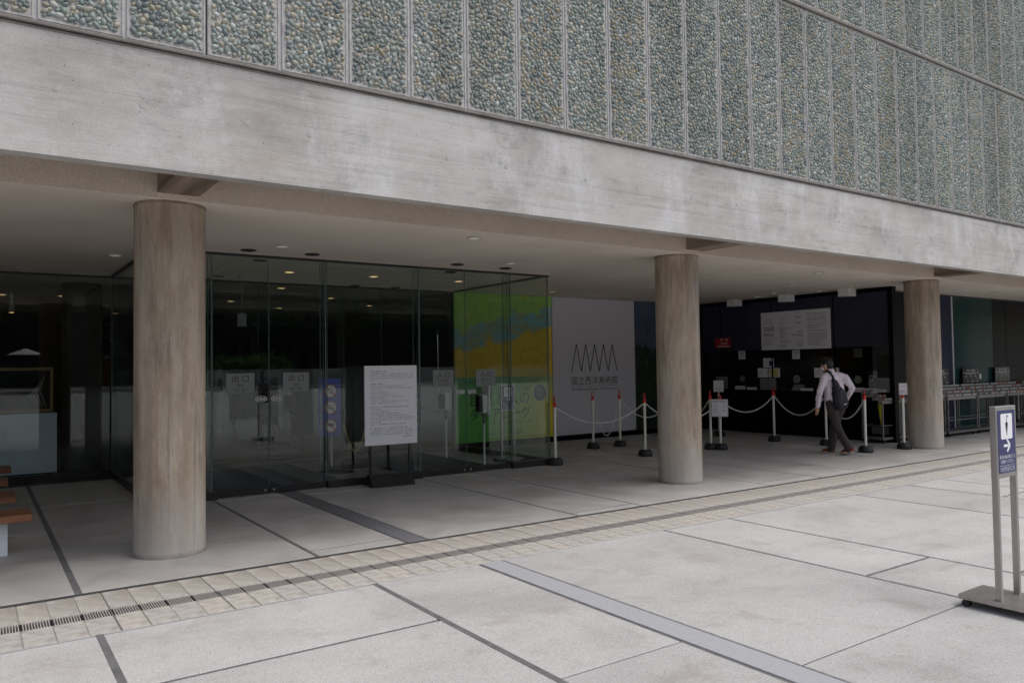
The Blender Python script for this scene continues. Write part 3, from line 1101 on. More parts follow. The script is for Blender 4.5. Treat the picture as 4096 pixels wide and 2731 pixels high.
# ------------------------------------------------------------------ rooms behind the glass (the setting)
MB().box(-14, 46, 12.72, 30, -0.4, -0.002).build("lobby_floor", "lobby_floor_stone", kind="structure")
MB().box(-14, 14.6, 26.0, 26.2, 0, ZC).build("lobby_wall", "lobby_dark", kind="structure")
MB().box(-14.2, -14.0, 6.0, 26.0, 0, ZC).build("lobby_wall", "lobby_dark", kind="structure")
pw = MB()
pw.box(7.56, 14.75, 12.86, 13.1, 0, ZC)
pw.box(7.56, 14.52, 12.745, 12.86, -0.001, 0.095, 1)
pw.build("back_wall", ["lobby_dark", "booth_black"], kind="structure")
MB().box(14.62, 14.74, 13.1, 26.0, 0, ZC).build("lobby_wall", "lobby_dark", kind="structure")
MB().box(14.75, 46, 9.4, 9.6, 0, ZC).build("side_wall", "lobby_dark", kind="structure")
for (x, y, r_) in ((1.45, 14.4, 0.29), (-4.9, 14.4, 0.29), (4.9, 20.5, 0.29)):
    tag(MB().lathe([(r_, -0.002), (r_, ZC + 0.001)], x, y, 40, cap=False).build("lobby_column", "lobby_dark", smooth=True, loc=(x, y, 0)),
        {1.45: "round dark pillar standing inside the glass wall beside the blue board", -4.9: "round dark pillar deep in the lobby beyond the glazing", 4.9: "round dark pillar in the unlit lobby behind the entrance doors"}[x], "column")
for (xa, xb, ya, yb, z, m, lab) in ((-3.5, -0.2, 19, 19.3, 2.2, "navy_wall", "dark display partition inside the lobby behind the benches"), (2.2, 6.2, 22.5, 22.8, 2.4, "booth_black", "black partition standing far inside the lobby behind the doors")):
    tag(MB().box(xa, xb, ya, yb, -0.003, z).build("partition", m, loc=((xa + xb) / 2, (ya + yb) / 2, 0)), lab, "partition")

# ------------------------------------------------------------------ glazing
GY, GX0, GX1, WY = 9.82, 1.70, 7.535, 12.80
ves = thing("glass_vestibule", "clear glass entrance porch with black base rails, sliding doors and oval door stickers", "entrance porch", (4.6, 9.82, 0))


def pane(name, parent, x0, x1, y0, y1, z0, z1, edges=True):
    """An upright sheet of glass, its ground edges a part of it."""
    p = MB().box(x0, x1, y0, y1, z0, z1).build(name, "clear_glass", parent)
    if edges:
        e = MB()
        if x1 - x0 > y1 - y0:
            for x in (x0 - 0.004, x1 + 0.001):
                e.box(x, x + 0.003, y0 - 0.001, y1 + 0.001, z0, z1)
        else:
            for y in (y0 - 0.004, y1 + 0.001):
                e.box(x0 - 0.001, x1 + 0.001, y, y + 0.003, z0, z1)
        e.build("pane_edge", "glass_edge", p)
    return p


ZB, ZH = 0.097, 2.985
hb = MB()
hb.box(GX0 - 0.02, GX1 + 0.02, GY - 0.02, GY + 0.05, ZH, ZC + 0.001)
hb.box(GX1 - 0.05, GX1 + 0.02, GY + 0.05, WY - 0.06, ZH, ZC + 0.001)
hb.box(GX0 - 0.02, GX0 + 0.05, GY + 0.05, 13.05, ZH, ZC + 0.001)
hb.box(GX0 + 0.05, GX1 - 0.05, WY - 0.03, WY + 0.03, ZH, ZC + 0.001)
hb.build("head_rail", "bronze_rail", ves)
for x0, x1 in ((GX0 - 0.02, 2.44), (3.83, 5.24), (6.79, GX1 + 0.02)):
    MB().bbox(x0, x1, GY - 0.045, GY + 0.045, -0.002, ZB, 0.003).build("base_rail", "bronze_rail", ves)
MB().bbox(GX1 - 0.045, GX1 + 0.02, GY + 0.05, WY - 0.06, -0.002, ZB, 0.003).build("base_rail", "bronze_rail", ves)
MB().bbox(GX0 - 0.02, GX0 + 0.045, GY + 0.05, 13.04, -0.002, ZB, 0.003).build("base_rail", "bronze_rail", ves)
for x0, x1 in ((GX0, 2.37), (3.84, 5.21), (6.80, GX1)):
    pane("glass_pane", ves, x0 + 0.005, x1 - 0.005, GY - 0.006, GY + 0.006, ZB, ZH)
pane("glass_pane", ves, GX1 - 0.012, GX1, GY + 0.02, WY - 0.05, ZB, ZH)
pane("glass_pane", ves, GX0, GX0 + 0.012, GY + 0.02, 13.02, ZB, ZH)
for x in (2.375, 3.825, 5.225, 6.795):
    pane("glass_fin", ves, x - 0.006, x + 0.006, GY + 0.012, GY + 0.20, ZB, ZH)
for x0, x1 in ((2.395, 3.075), (3.087, 3.80), (5.245, 6.005), (6.015, 6.77)):
    d = pane("door", ves, x0, x1, GY + 0.032, GY + 0.042, 0.085, ZH - 0.004)
    MB().bbox(x0, x1, GY + 0.020, GY + 0.054, 0.012, 0.085, 0.003).build("door_rail", "bronze_rail", d)
    xm = 3.081 if x0 < 4 else 6.01
    sx = xm + (0.10 if x0 > xm - 0.02 else -0.10)
    st = MB()
    fr = FY(sx, GY + 0.031, 1.197)
    st.ell(fr, 0, 0, 0.073, 0.038, 0.0, 0.0008, 1)
    st.ell(fr, 0, 0, 0.073, 0.038, 0.0008, 0.0016, 0, inner=0.9)
    st.text(fr, "自動扉", 0, -0.019, 0.050, 0.0022, 'C', 0.102)
    st.build("door_sticker", ["print_white", "sticker_dark"], d)
    kn = MB()
    kx = xm + (0.055 if x0 > xm - 0.02 else -0.055)
    kn.add(*(lambda m: (m.v, m.f))(MB().lathe([(0.017, 0.0), (0.017, 0.012), (0.009, 0.02)], seg=16)))
    kn.v = [(kx + x, GY + 0.020 - z, 0.05 + y) for x, y, z in kn.v]
    kn.build("lock_cylinder", "chrome", d)
for (xc, head, sub, third) in ((2.725, "出 口", "Exit", "出口   출구"), (3.433, "出 口", "Exit", "出口   출구"), (5.620, "入 口", "Entrance", "入口   입구"), (6.357, "入 口", "Entrance", "入口   입구")):
    e = MB()
    fr = FY(xc, GY + 0.030, 1.400)
    e.fbox(fr, -0.172, 0.172, -0.124, 0.124, -0.001, 0.001, 0)
    e.text(fr, head, 0, 0.022, 0.092, 0.0018, 'C', 0.20, 1)
    e.text(fr, sub, 0, -0.042, 0.05, 0.0018, 'C', None, 1)
    e.text(fr, third, 0, -0.098, 0.04, 0.0018, 'C', 0.16, 1)
    e.build("door_plate", ["frosted_plate", "print_black"], ves)
for x, z in ((2.42, 0.21), (3.77, 0.20), (3.90, 0.19), (5.18, 0.20)):
    b = MB()
    b.ell(FY(x, GY + 0.0295 if x < 3.82 or x > 5.2 else GY - 0.008, z), 0, 0, 0.014, 0.017, 0, 0.001, 0, inner=0.5)
    b.build("safety_mark", "green_glass_wall", ves)
# inner doors at the back of the porch
for x0, x1 in ((GX0 + 0.06, 2.36), (2.38, 3.10), (3.115, 3.82), (3.84, 5.3), (5.32, 6.02), (6.035, 6.75), (6.77, GX1 - 0.06)):
    pane("inner_pane", ves, x0, x1, WY - 0.005, WY + 0.005, 0.09, ZH)
MB().box(GX0 + 0.05, GX1 - 0.05, WY - 0.025, WY + 0.025, -0.003, 0.09).build("base_rail", "bronze_rail", ves)
for xc in (3.02, 3.20):
    st = MB()
    fr = FY(xc, WY - 0.006, 1.205)
    st.ell(fr, 0, 0, 0.073, 0.038, 0.0, 0.0008, 1)
    st.ell(fr, 0, 0, 0.073, 0.038, 0.0008, 0.0016, 0, inner=0.9)
    st.text(fr, "自動扉", 0, -0.019, 0.050, 0.0022, 'C', 0.102)
    st.build("door_sticker", ["print_white", "sticker_dark"], ves)

gw = thing("glass_wall", "full height glass wall with black sill rail behind the wooden benches", "window wall", (-2.5, 13.09, 0))
b = MB()
b.box(-9, GX0 - 0.02, 13.06, 13.12, ZH, ZC + 0.001)
b.build("head_rail", "bronze_rail", gw)
MB().bbox(-9, GX0 - 0.02, 13.05, 13.13, -0.002, 0.10, 0.003).build("sill_rail", "bronze_rail", gw)
for x0, x1 in ((-9, -5.4), (-5.39, -2.6), (-2.59, 0.19), (0.20, GX0 - 0.01)):
    pane("glass_pane", gw, x0 + 0.004, x1 - 0.004, 13.084, 13.096, 0.10, ZH)

# ------------------------------------------------------------------ boards along the back wall
n = N("banner_print", 0.55)
sep = n.node("ShaderNodeSeparateXYZ")
n.t.links.new(n.co(), sep.inputs[0])
strk = n.noise(13, 5, 0.7, (1.0, 1, 0.6), 2.6)
wav = n.noise(1.7, 4, 0.55, (1.0, 1, 1.0), 0.7)
hz = n.math('ADD', sep.outputs[2], n.math('MULTIPLY', wav, 0.8))
hz = n.math('ADD', hz, n.math('MULTIPLY', sep.outputs[0], -0.20))
dab = n.noise(34, 4, 0.7, (0.7, 1, 1.0), 3.0)
pat = n.noise(3.6, 5, 0.65, (1, 1, 1.5), 1.0)
sky_c = n.ramp(strk, [(0.30, lin(104, 168, 84)), (0.5, lin(158, 214, 104)), (0.7, lin(206, 228, 118))])
sky_c = n.mix(sky_c, lin(226, 226, 90), n.ramp(pat, [(0.50, g(0.0)), (0.68, g(0.7))]))
mid_c = n.ramp(strk, [(0.30, lin(78, 168, 222)), (0.5, lin(140, 196, 208)), (0.72, lin(186, 206, 160))])
mid_c = n.mix(mid_c, n.ramp(dab, [(0.3, lin(70, 130, 120)), (0.6, lin(206, 196, 120))]), n.ramp(pat, [(0.46, g(0.0)), (0.54, g(0.8))]))
low_c = n.ramp(strk, [(0.28, lin(190, 140, 36)), (0.5, lin(244, 206, 52)), (0.72, lin(250, 226, 104))])
low_c = n.mix(low_c, n.ramp(dab, [(0.3, lin(196, 168, 52)), (0.6, lin(244, 196, 60))]), n.ramp(pat, [(0.44, g(0.0)), (0.58, g(0.75))]))
ht = n.node("ShaderNodeMapRange")
n.t.links.new(hz, ht.inputs[0])
ht.inputs[1].default_value, ht.inputs[2].default_value = 1.0, 3.4
pic = n.mix(low_c, mid_c, n.ramp(ht.outputs[0], [(0.62, g(0.0)), (0.645, g(1.0))]))
pic = n.mix(pic, sky_c, n.ramp(ht.outputs[0], [(0.785, g(0.0)), (0.81, g(1.0))]))
pic = n.mix(pic, n.ramp(dab, [(0.32, g(0.76)), (0.5, g(1.0)), (0.7, g(1.12))]), 0.85, 'MULTIPLY')
sp = n.node("ShaderNodeMapRange")
n.t.links.new(sep.outputs[0], sp.inputs[0])
sp.inputs[1].default_value, sp.inputs[2].default_value = -1.3, 1.3
grad = n.ramp(sp.outputs[0], [(0.0, lin(96, 196, 80)), (0.35, lin(124, 210, 98)), (0.7, lin(190, 214, 78)), (0.92, lin(232, 220, 60)), (1.0, lin(236, 192, 50))])
vt = n.node("ShaderNodeMapRange")
n.t.links.new(sep.outputs[2], vt.inputs[0])
vt.inputs[1].default_value, vt.inputs[2].default_value = 0.1, 1.35
grad = n.mix(grad, lin(112, 172, 150), n.ramp(vt.outputs[0], [(0.55, g(0.0)), (1.0, g(0.6))]))
top = n.node("ShaderNodeMath")
top.operation = 'GREATER_THAN'
n.t.links.new(sep.outputs[2], top.inputs[0])
top.inputs[1].default_value = 1.365
n.col(n.mix(grad, pic, top.outputs[0]))
n.bump(strk, 0.05, 0.002)
MT["banner_print"] = n.m
plain("banner_ink", lin(34, 84, 44), 0.6)
plain("banner_pale", lin(206, 204, 150), 0.6)
plain("banner_seal", lin(34, 96, 84), 0.6)
ban = thing("exhibition_banner", "large green and ochre exhibition banner on the back wall behind the glass porch", "banner", (8.73, 12.80, 0))
MB().box(7.56, 9.915, 12.80, 12.855, 0.10, 3.005).build("panel", "banner_print", ban)
fr = FY(8.73, 12.799, 0)
b = MB()
b.text(fr, "In Dialogue with Nature", -0.0, 1.41, 0.20, 0.001, 'C', 2.16, 1)
b.text(fr, "From Friedrich, Monet and Van Gogh to Richter", -0.05, 1.235, 0.11, 0.001, 'C', 1.80, 0)
b.text(fr, "国立西洋美術館リニューアルオープン記念", -0.12, 1.075, 0.10, 0.001, 'C', 1.45, 0)
b.text(fr, "自然と人の", -0.12, 0.82, 0.30, 0.001, 'C', 1.40, 0)
b.text(fr, "ダイアローグ", -0.12, 0.53, 0.28, 0.001, 'C', 1.45, 0)
b.text(fr, "フリードリヒ、モネ、ゴッホからリヒターまで", -0.12, 0.42, 0.09, 0.001, 'C', 1.55, 0)
b.text(fr, "国立西洋美術館 × フォルクヴァング美術館", -0.12, 0.215, 0.075, 0.001, 'C', 1.1, 0)
b.fbox(fr, -0.75, 0.85, 0.30, 0.304, 0.0003, 0.001, 0)
b.fbox(fr, -0.75, 0.95, 0.15, 0.154, 0.0003, 0.001, 0)
b.ell(fr, 0.855, 1.015, 0.165, 0.165, 0.0004, 0.0014, 2)
b.text(fr, "予告", 0.855, 1.04, 0.085, 0.0022, 'C', None, 1)
b.fbox(fr, 0.76, 0.95, 1.008, 1.012, 0.0014, 0.0022, 1)
b.text(fr, "COMING", 0.855, 0.955, 0.036, 0.0022, 'C', None, 1)
b.text(fr, "SOON", 0.855, 0.915, 0.036, 0.0022, 'C', None, 1)
b.build("lettering", ["banner_ink", "banner_pale", "banner_seal"], ban)

lb_ = thing("logo_board", "tall white board with black zigzag emblem and the museum name", "sign board", (11.11, 12.80, 0))
MB().box(9.935, 12.285, 12.80, 12.856, 0.10, 3.005).build("panel", "board_print", lb_)
fr = FY(0, 12.799, 0)
b = MB()
zz = [(10.435, 1.425), (10.577, 2.02), (10.704, 1.435), (10.835, 2.02), (10.955, 1.435), (11.088, 2.02), (11.210, 1.435), (11.342, 2.02), (11.470, 1.435), (11.598, 2.02), (11.735, 1.425)]
for i, (p, q) in enumerate(zip(zz, zz[1:])):
    b.line(fr, [p, q], 0.022, 0.0, 0.001 + 0.0004 * (i % 2))
b.text(fr, "国立西洋美術館", 11.083, 1.165, 0.195, 0.001, 'C', 1.315)
b.fbox(fr, 10.423, 11.742, 1.118, 1.125, 0, 0.001)
b.text(fr, "The National Museum of Western Art", 11.083, 1.028, 0.085, 0.001, 'C', 1.32)
b.build("lettering", "print_black", lb_)

n = N("landscape_print", 0.5)
sep = n.node("ShaderNodeSeparateXYZ")
n.t.links.new(n.co(), sep.inputs[0])
sky_c = n.ramp(n.noise(2.2, 6, 0.6), [(0.3, lin(60, 72, 96)), (0.7, lin(94, 106, 124))])
dk = n.ramp(n.noise(6, 6, 0.7, (1, 1, 0.5), 0.7), [(0.3, lin(16, 26, 22)), (0.55, lin(40, 58, 42)), (0.72, lin(84, 92, 60)), (0.85, lin(60, 80, 108))])
edge = n.math('ADD', sep.outputs[2], n.math('MULTIPLY', n.noise(3.0, 5, 0.6, (1, 1, 0.3)), 1.6))
n.col(n.mix(dk, sky_c, n.ramp(n.math('DIVIDE', edge, 4.0), [(0.66, g(0)), (0.70, g(1))])))
MT["landscape_print"] = n.m
pl_ = thing("painting_panel", "dark blue and green painted landscape panel beside the white logo board, partly behind a column", "wall panel", (13.4, 12.80, 0))
MB().box(12.305, 14.46, 12.80, 12.857, 0.10, 3.005).build("panel", "landscape_print", pl_)

# ------------------------------------------------------------------ ticket counter
TX = 14.5
tk = thing("ticket_counter", "long black ticket counter with unlit glazed windows and chrome speaking rings", "ticket counter", (TX, 10.4, 0))
MB().box(TX, TX + 0.16, 8.12, 12.74, -0.002, 0.945).build("front_panel", "booth_black", tk)
MB().bbox(TX - 0.10, TX + 0.45, 8.10, 12.74, 0.945, 0.965, 0.004).build("ledge", "booth_black", tk)
for i, (y0, y1) in enumerate(((8.12, 9.27), (9.28, 10.78), (10.79, 12.2), (12.21, 12.74))):
    MB().box(TX + 0.0, TX + 0.05, y0, y1 - 0.004, 1.862, 2.925).build("upper_panel", "navy_wall", tk)
    MB().box(TX + 0.02, TX + 0.03, y0, y1 - 0.004, 0.966, 1.860).build("window_pane", "booth_glass", tk)
MB().box(TX - 0.02, TX + 0.06, 8.10, 12.74, 2.926, ZC - 0.001).build("head_rail", "booth_black", tk)
for y in (9.272, 10.785, 12.205):
    MB().box(TX - 0.004, TX + 0.055, y - 0.012, y + 0.012, 0.966, 2.925).build("mullion", "booth_black", tk)
MB().box(TX + 0.45, TX + 1.6, 8.5, 12.74, -0.003, 0.75).build("inner_desk", "booth_interior", tk)
MB().box(TX + 1.7, TX + 1.8, 8.58, 13.3, 0, ZC - 0.002).box(TX + 0.26, TX + 1.7, 12.87, 13.0, 0, ZC - 0.002).build("inner_wall", "booth_interior", tk)
MB().box(TX + 0.0, TX + 0.14, 8.02, 8.115, -0.002, ZC - 0.001).build("end_post", "booth_black", tk)
for yc in (11.605, 10.172, 8.771):
    rg = MB()
    rg.ell(FX(TX + 0.019, yc, 1.208), 0, 0, 0.082, 0.082, 0.0, 0.016, 0, 32, inner=0.86)
    o = rg.build("speaking_ring", "chrome", tk, smooth=True)
    MB().ell(FX(TX + 0.0185, yc, 1.208), 0, 0, 0.070, 0.070, 0.0, 0.004).build("speech_mesh", "print_grey", tk)
for (y, w, t, c) in ((11.61, 0.27, "Closed", 2), (8.735, 0.32, "Closed", 2), (11.285, 0.27, "ただいま休止中", 1), (9.88, 0.30, "ただいま休止中", 1), (8.33, 0.36, "ただいま休止中", 1)):
    b = MB()
    fr = FX(TX - 0.07, y, 0.966)
    b.fbox(fr, -w / 2, w / 2, 0, 0.082 if c == 2 else 0.055, 0, 0.012, 0)
    if c == 2:
        b.text(fr, t, 0, 0.018, 0.062, 0.0132, 'C', w * 0.82, 2)
    else:
        b.text(fr, t, 0, 0.015, 0.032, 0.0132, 'C', w * 0.8, 1)
    k_ = {11.61: "white Closed name plate on the ledge under the far speaking ring", 8.735: "white Closed name plate on the ledge behind the walking person", 11.285: "low white plate just beside the far Closed plate on the ledge", 9.88: "low white plate below the slanted paper box on the ledge", 8.33: "low white plate at the near end of the ticket ledge"}[y]
    o = b.build("counter_plate", ["paper_white", "print_black", "print_red"], loc=(TX - 0.07, y, 0.966))
    tag(o, k_, "name plate", "plates on the ticket ledge")

pb = thing("price_board", "large white admission price board hung over the ticket windows", "price board", (TX - 0.05, 10.17, 1.85))
fr = FX(TX - 0.045, 10.17, 2.262)
b = MB().fbox(fr, -0.848, 0.848, -0.415, 0.415, -0.03, 0.0)
b.build("panel", "paper_white", pb)
b = MB()
b.text(fr, "常設展", -0.78, 0.0, 0.115, 0.001, 'L', 0.27)
b.text(fr, "観覧料金", -0.78, -0.11, 0.085, 0.001, 'L', 0.27)
b.text(fr, "Admission for Permanent", -0.78, -0.165, 0.04, 0.001, 'L', 0.36, 1)
b.text(fr, "collection", -0.78, -0.205, 0.04, 0.001, 'L', None, 1)
b.text(fr, "常设展览门票", -0.78, -0.255, 0.036, 0.001, 'L', None, 1)
b.text(fr, "상설전 관람료", -0.78, -0.30, 0.036, 0.001, 'L', None, 1)
b.line(fr, [(-0.75, 0.16), (-0.75, 0.20), (-0.55, 0.20), (-0.55, 0.16), (-0.75, 0.16)], 0.004, 0, 0.001, 1)
b.line(fr, [(-0.60, 0.20), (-0.60, 0.08)], 0.004, 0, 0.001, 1)
b.line(fr, [(-0.57, 0.20), (-0.57, 0.08)], 0.004, 0, 0.001, 1)
b.ell(fr, -0.70, 0.24, 0.032, 0.032, 0, 0.001, 1, 18, inner=0.86)
b.ell(fr, -0.59, 0.25, 0.034, 0.034, 0, 0.001, 1, 18, inner=0.86)
rows = [(0.245, "一    般", "500円"), (0.125, "大 学 生", "250円")]
for z, t, p_ in rows:
    b.text(fr, t, -0.37, z, 0.05, 0.001, 'L', 0.14)
    b.text(fr, "Adults" if z > 0.2 else "College students", -0.37, z - 0.035, 0.022, 0.001, 'L', None, 1)
    b.text(fr, p_, 0.10, z, 0.06, 0.001, 'C', 0.12)
b.text(fr, "個人", 0.10, 0.35, 0.045, 0.001, 'C')
b.text(fr, "高校生以下および", -0.37, 0.03, 0.034, 0.001)
b.text(fr, "18歳未満", -0.37, -0.012, 0.034, 0.001)
b.text(fr, "65歳以上", -0.37, -0.145, 0.034, 0.001)
b.text(fr, "心身に障害のある方", -0.37, -0.235, 0.034, 0.001)
b.text(fr, "および付添者1名", -0.37, -0.277, 0.034, 0.001)
b.text(fr, "無料", 0.0, -0.12, 0.05, 0.001, 'C')
for z in (-0.045, -0.07, -0.095, -0.175, -0.31, -0.335, -0.36):
    b.fbox(fr, -0.37, -0.18, z, z + 0.006, 0, 0.0008, 1)
for z in (-0.03, -0.06, -0.09, -0.115, -0.14, -0.25, -0.275, -0.30, -0.325, -0.35):
    b.fbox(fr, 0.06, 0.22, z, z + 0.007, 0, 0.0008, 1 if z != -0.03 else 2)
rr = random.Random(5)
z = 0.33
while z > -0.36:
    if not (0.19 < z < 0.25):
        b.fbox(fr, 0.32, 0.32 + rr.choice((0.44, 0.46, 0.47, 0.3)), z, z + 0.007, 0, 0.0008, 1)
    z -= rr.choice((0.024, 0.024, 0.026, 0.045))
b.text(fr, "毎週金・土曜日は午後8時まで", 0.32, 0.205, 0.036, 0.001, 'L', 0.46)
for z in (0.315, 0.21, 0.09):
    b.fbox(fr, -0.38, 0.25, z - 0.012 if z == 0.315 else z - 0.03, z - 0.010 if z == 0.315 else z - 0.028, 0, 0.0008, 1)
b.build("lettering", ["print_black", "print_grey", "print_red"], pb)

rn = thing("red_notice", "small red no smoking notice on the dark wall over the ticket windows", "notice", (TX - 0.01, 12.135, 1.93))
fr = FX(TX - 0.003, 12.135, 2.05)
MB().fbox(fr, -0.231, 0.231, -0.117, 0.117, -0.002, 0.002).build("plate", "print_red", rn)
b = MB()
b.text(fr, "禁   煙", 0.03, 0.045, 0.07, 0.003, 'C', 0.22)
b.text(fr, "火気厳禁", 0.03, -0.035, 0.055, 0.003, 'C', 0.22)
b.fbox(fr, -0.14, 0.20, -0.093, -0.075, 0.002, 0.003)
b.build("lettering", "print_white", rn)


def sheet(y0, y1, z0, z1, label, draw=None, mat="paper_white", x=TX + 0.018):
    yc, zc = (y0 + y1) / 2, (z0 + z1) / 2
    w, h = abs(y1 - y0), abs(z1 - z0)
    t = thing("notice_sheet", label, "paper notice", (x, yc, z0), "paper notices taped on the ticket windows")
    fr = FX(x, yc, zc)
    MB().fbox(fr, -w / 2, w / 2, -h / 2, h / 2, -0.001, 0.001).build("paper", mat, t)
    b = MB()
    if draw:
        draw(b, fr, w, h)
        b.build("print", ["print_black", "print_grey", "print_yellow", "navy_print"], t)
    return t


def d_head(head):
    def f(b, fr, w, h):
        b.text(fr, head, 0, h * 0.16, h * 0.26, 0.002, 'C', w * 0.72)
        for k in (0.02, -0.12, -0.30):
            b.fbox(fr, -w * 0.36, w * (0.36 if k > -0.2 else 0.2), h * k, h * k + 0.006, 0.001, 0.002, 1)
    return f


def d_lines(b, fr, w, h):
    b.fbox(fr, -w * 0.14, w * 0.14, h * 0.33, h * 0.36, 0.001, 0.002, 1)
    for k in range(6):
        b.fbox(fr, -w * 0.4, w * (-0.1 + 0.06 * (k % 3)), h * (0.22 - 0.1 * k), h * (0.235 - 0.1 * k), 0.001, 0.002, 1)
    b.fbox(fr, -w * 0.42, -w * 0.28, -h * 0.02, h * 0.01, 0.001, 0.0022, 0)
    for k in range(4):
        b.fbox(fr, w * (0.02 + 0.11 * k), w * (0.08 + 0.11 * k), -h * 0.28, h * 0.26, 0.001, 0.002, 1 if k == 9 else 1) if k == 3 else None


def d_pic(b, fr, w, h):
    b.fbox(fr, -w * 0.12, w * 0.12, h * 0.33, h * 0.37, 0.001, 0.002, 1)
    for k in range(7):
        b.fbox(fr, -w * 0.42, w * 0.0, h * (0.22 - 0.09 * k), h * (0.235 - 0.09 * k), 0.001, 0.002, 1)
    b.fbox(fr, w * 0.05, w * 0.44, -h * 0.36, h * 0.18, 0.001, 0.002, 3)


def d_cal(b, fr, w, h):
    b.fbox(fr, -w * 0.40, w * 0.32, -h * 0.40, h * 0.38, 0.001, 0.002, 2)
    for k in range(5):
        b.fbox(fr, -w * 0.36 + w * 0.14 * k, -w * 0.27 + w * 0.14 * k, -h * 0.36, h * 0.34, 0.002, 0.0026, 1 if k == 7 else 2)
        b.fbox(fr, -w * 0.40, w * 0.32, h * (0.28 - 0.14 * k), h * (0.29 - 0.14 * k), 0.002, 0.0028, 1)


sheet(11.71, 11.516, 1.653, 1.847, "white paper notice high on the far ticket window above the ring", d_head("常設展"))
sheet(10.277, 10.091, 1.641, 1.832, "white paper notice directly under the price board in the middle window", d_head("常設展"))
sheet(8.872, 8.686, 1.647, 1.83, "dim grey Closed notice high on the near ticket window", d_head("Closed"), "frosted_plate", TX + 0.04)
sheet(11.03, 10.75, 1.465, 1.670, "white paper with a dark picture above two other sheets on the ticket window", d_pic)
sheet(11.184, 10.902, 1.241, 1.446, "white printed sheet beside the yellow calendar sheet on the ticket window", d_lines)
sheet(10.88, 10.598, 1.243, 1.448, "white sheet with a yellow calendar on the ticket window", d_cal)
sheet(9.754, 9.475, 1.245, 1.444, "white printed sheet on the ticket window beside the person's face mask", d_lines)
sheet(9.465, 9.184, 1.245, 1.444, "yellowish calendar sheet half hidden behind the person's shoulder", d_cal)
for (y0, y1, z0, z1, lab) in ((11.095, 10.896, 0.967, 1.222, "plain grey board leaning under the white printed sheet on the ledge"), (10.877, 10.672, 0.967, 1.224, "plain grey board leaning under the yellow calendar sheet on the ledge"),
                              (9.62, 9.42, 0.967, 1.222, "plain grey board on the ledge behind the walking person"), (8.325, 8.135, 0.967, 1.22, "plain grey board at the near end of the ticket ledge"),
                              (12.35, 12.0, 0.967, 1.26, "plain grey board at the far end of the ticket ledge")):
    tag(MB().bbox(TX - 0.03, TX - 0.02, y1, y0, z0 - 0.002, z1, 0.002).build("ledge_board", "frosted_plate", loc=(TX - 0.025, (y0 + y1) / 2, z0)), lab, "board", "grey boards on the ticket ledge")
tb = MB()
fr = FX(TX - 0.05, 9.88, 0.966)
tb.poly(Fr((TX - 0.09, 10.0, 0.9655), (1, 0, 0)), [(0, 0), (0.11, 0), (0.11, 0.13), (0.02, 0.03)], 0.0, -0.25)
tag(tb.build("paper_box", "frosted_plate", loc=(TX - 0.05, 9.88, 0.966)), "grey paper box with a slanted top on the ticket ledge", "box")
for (ya, yb, za, zb_, lab) in ((9.83, 9.25, 1.26, 1.69, "dull grey acrylic screen inside the window behind the person"), (8.40, 8.135, 1.24, 1.69, "dull grey acrylic screen inside the nearest ticket window"), (8.50, 8.16, 0.15, 0.285, "grey vent plate low on the black counter front")):
    x_ = TX + 0.06 if za > 0.5 else TX - 0.006
    tag(MB().box(x_, x_ + 0.005, yb, ya, za, zb_).build("grey_panel", "booth_interior", loc=(x_, (ya + yb) / 2, za)), lab, "panel")

# ------------------------------------------------------------------ wall of coloured glass behind the umbrella lockers
lw = thing("tinted_wall", "dark wall of tinted blue and green glass behind the umbrella lockers", "glass wall", (18.0, 8.52, 0))
for x0, x1, m in ((14.62, 16.3, "dark_glass_wall"), (16.31, 17.80, "blue_glass_wall"), (17.86, 19.76, "green_glass_wall"), (19.78, 20.42, "dark_glass_wall"), (20.44, 23.6, "dark_glass_wall"), (23.62, 30, "dark_glass_wall")):
    MB().box(x0, x1, 8.52, 8.56, 0.0, ZC - 0.03).build("glass_panel", m, lw)
MB().box(14.62, 30, 8.51, 8.57, ZC - 0.03, ZC + 0.001).build("head_rail", "bronze_rail", lw)
MB().box(17.805, 17.855, 8.505, 8.56, 0.0, ZC - 0.031).build("mullion", "joint_metal", lw)
MB().box(17.86, 20.42, 8.500, 8.519, 0.0, 0.10).build("skirting", "glass_edge", lw)
b = MB().box(19.03, 19.10, 8.508, 8.519, 1.13, 1.25)
b.build("wall_switch", "print_white", lw)

# ------------------------------------------------------------------ chain stanchions
def make_stanchion(ring=True):
    t = thing("stanchion", "", "stanchion", (0, 0, 0), "chain stanchions in the porch")
    MB().lathe([(0.118, 0.0), (0.124, 0.012), (0.122, 0.05), (0.108, 0.085), (0.092, 0.108), (0.03, 0.114)], seg=32).build("base", "black_rubber", t, smooth=True, local=True)
    MB().lathe([(0.0215, 0.108), (0.0215, 0.915)], seg=20).build("pole", "cream_plastic", t, smooth=True, local=True)
    c = MB()
    c.lathe([(0.0255, 0.908), (0.0265, 0.916), (0.0265, 0.968), (0.022, 0.980)], seg=20)
    for s_ in (1, -1):
        c.tube([(0.024 * s_, 0, 0.945), (0.040 * s_, 0, 0.945), (0.042 * s_, 0, 0.925), (0.026 * s_, 0, 0.925)], 0.005, 6)
    cp = c.build("cap", "red_plastic", t, smooth=True, local=True)
    if ring:
        MB().tube([(0.043 * math.cos(a), 0, 1.024 + 0.049 * math.sin(a)) for a in [2 * math.pi * i / 24 for i in range(24)]], 0.0065, 8, True).build("ring", "red_plastic", cp, smooth=True, local=True)
    return t


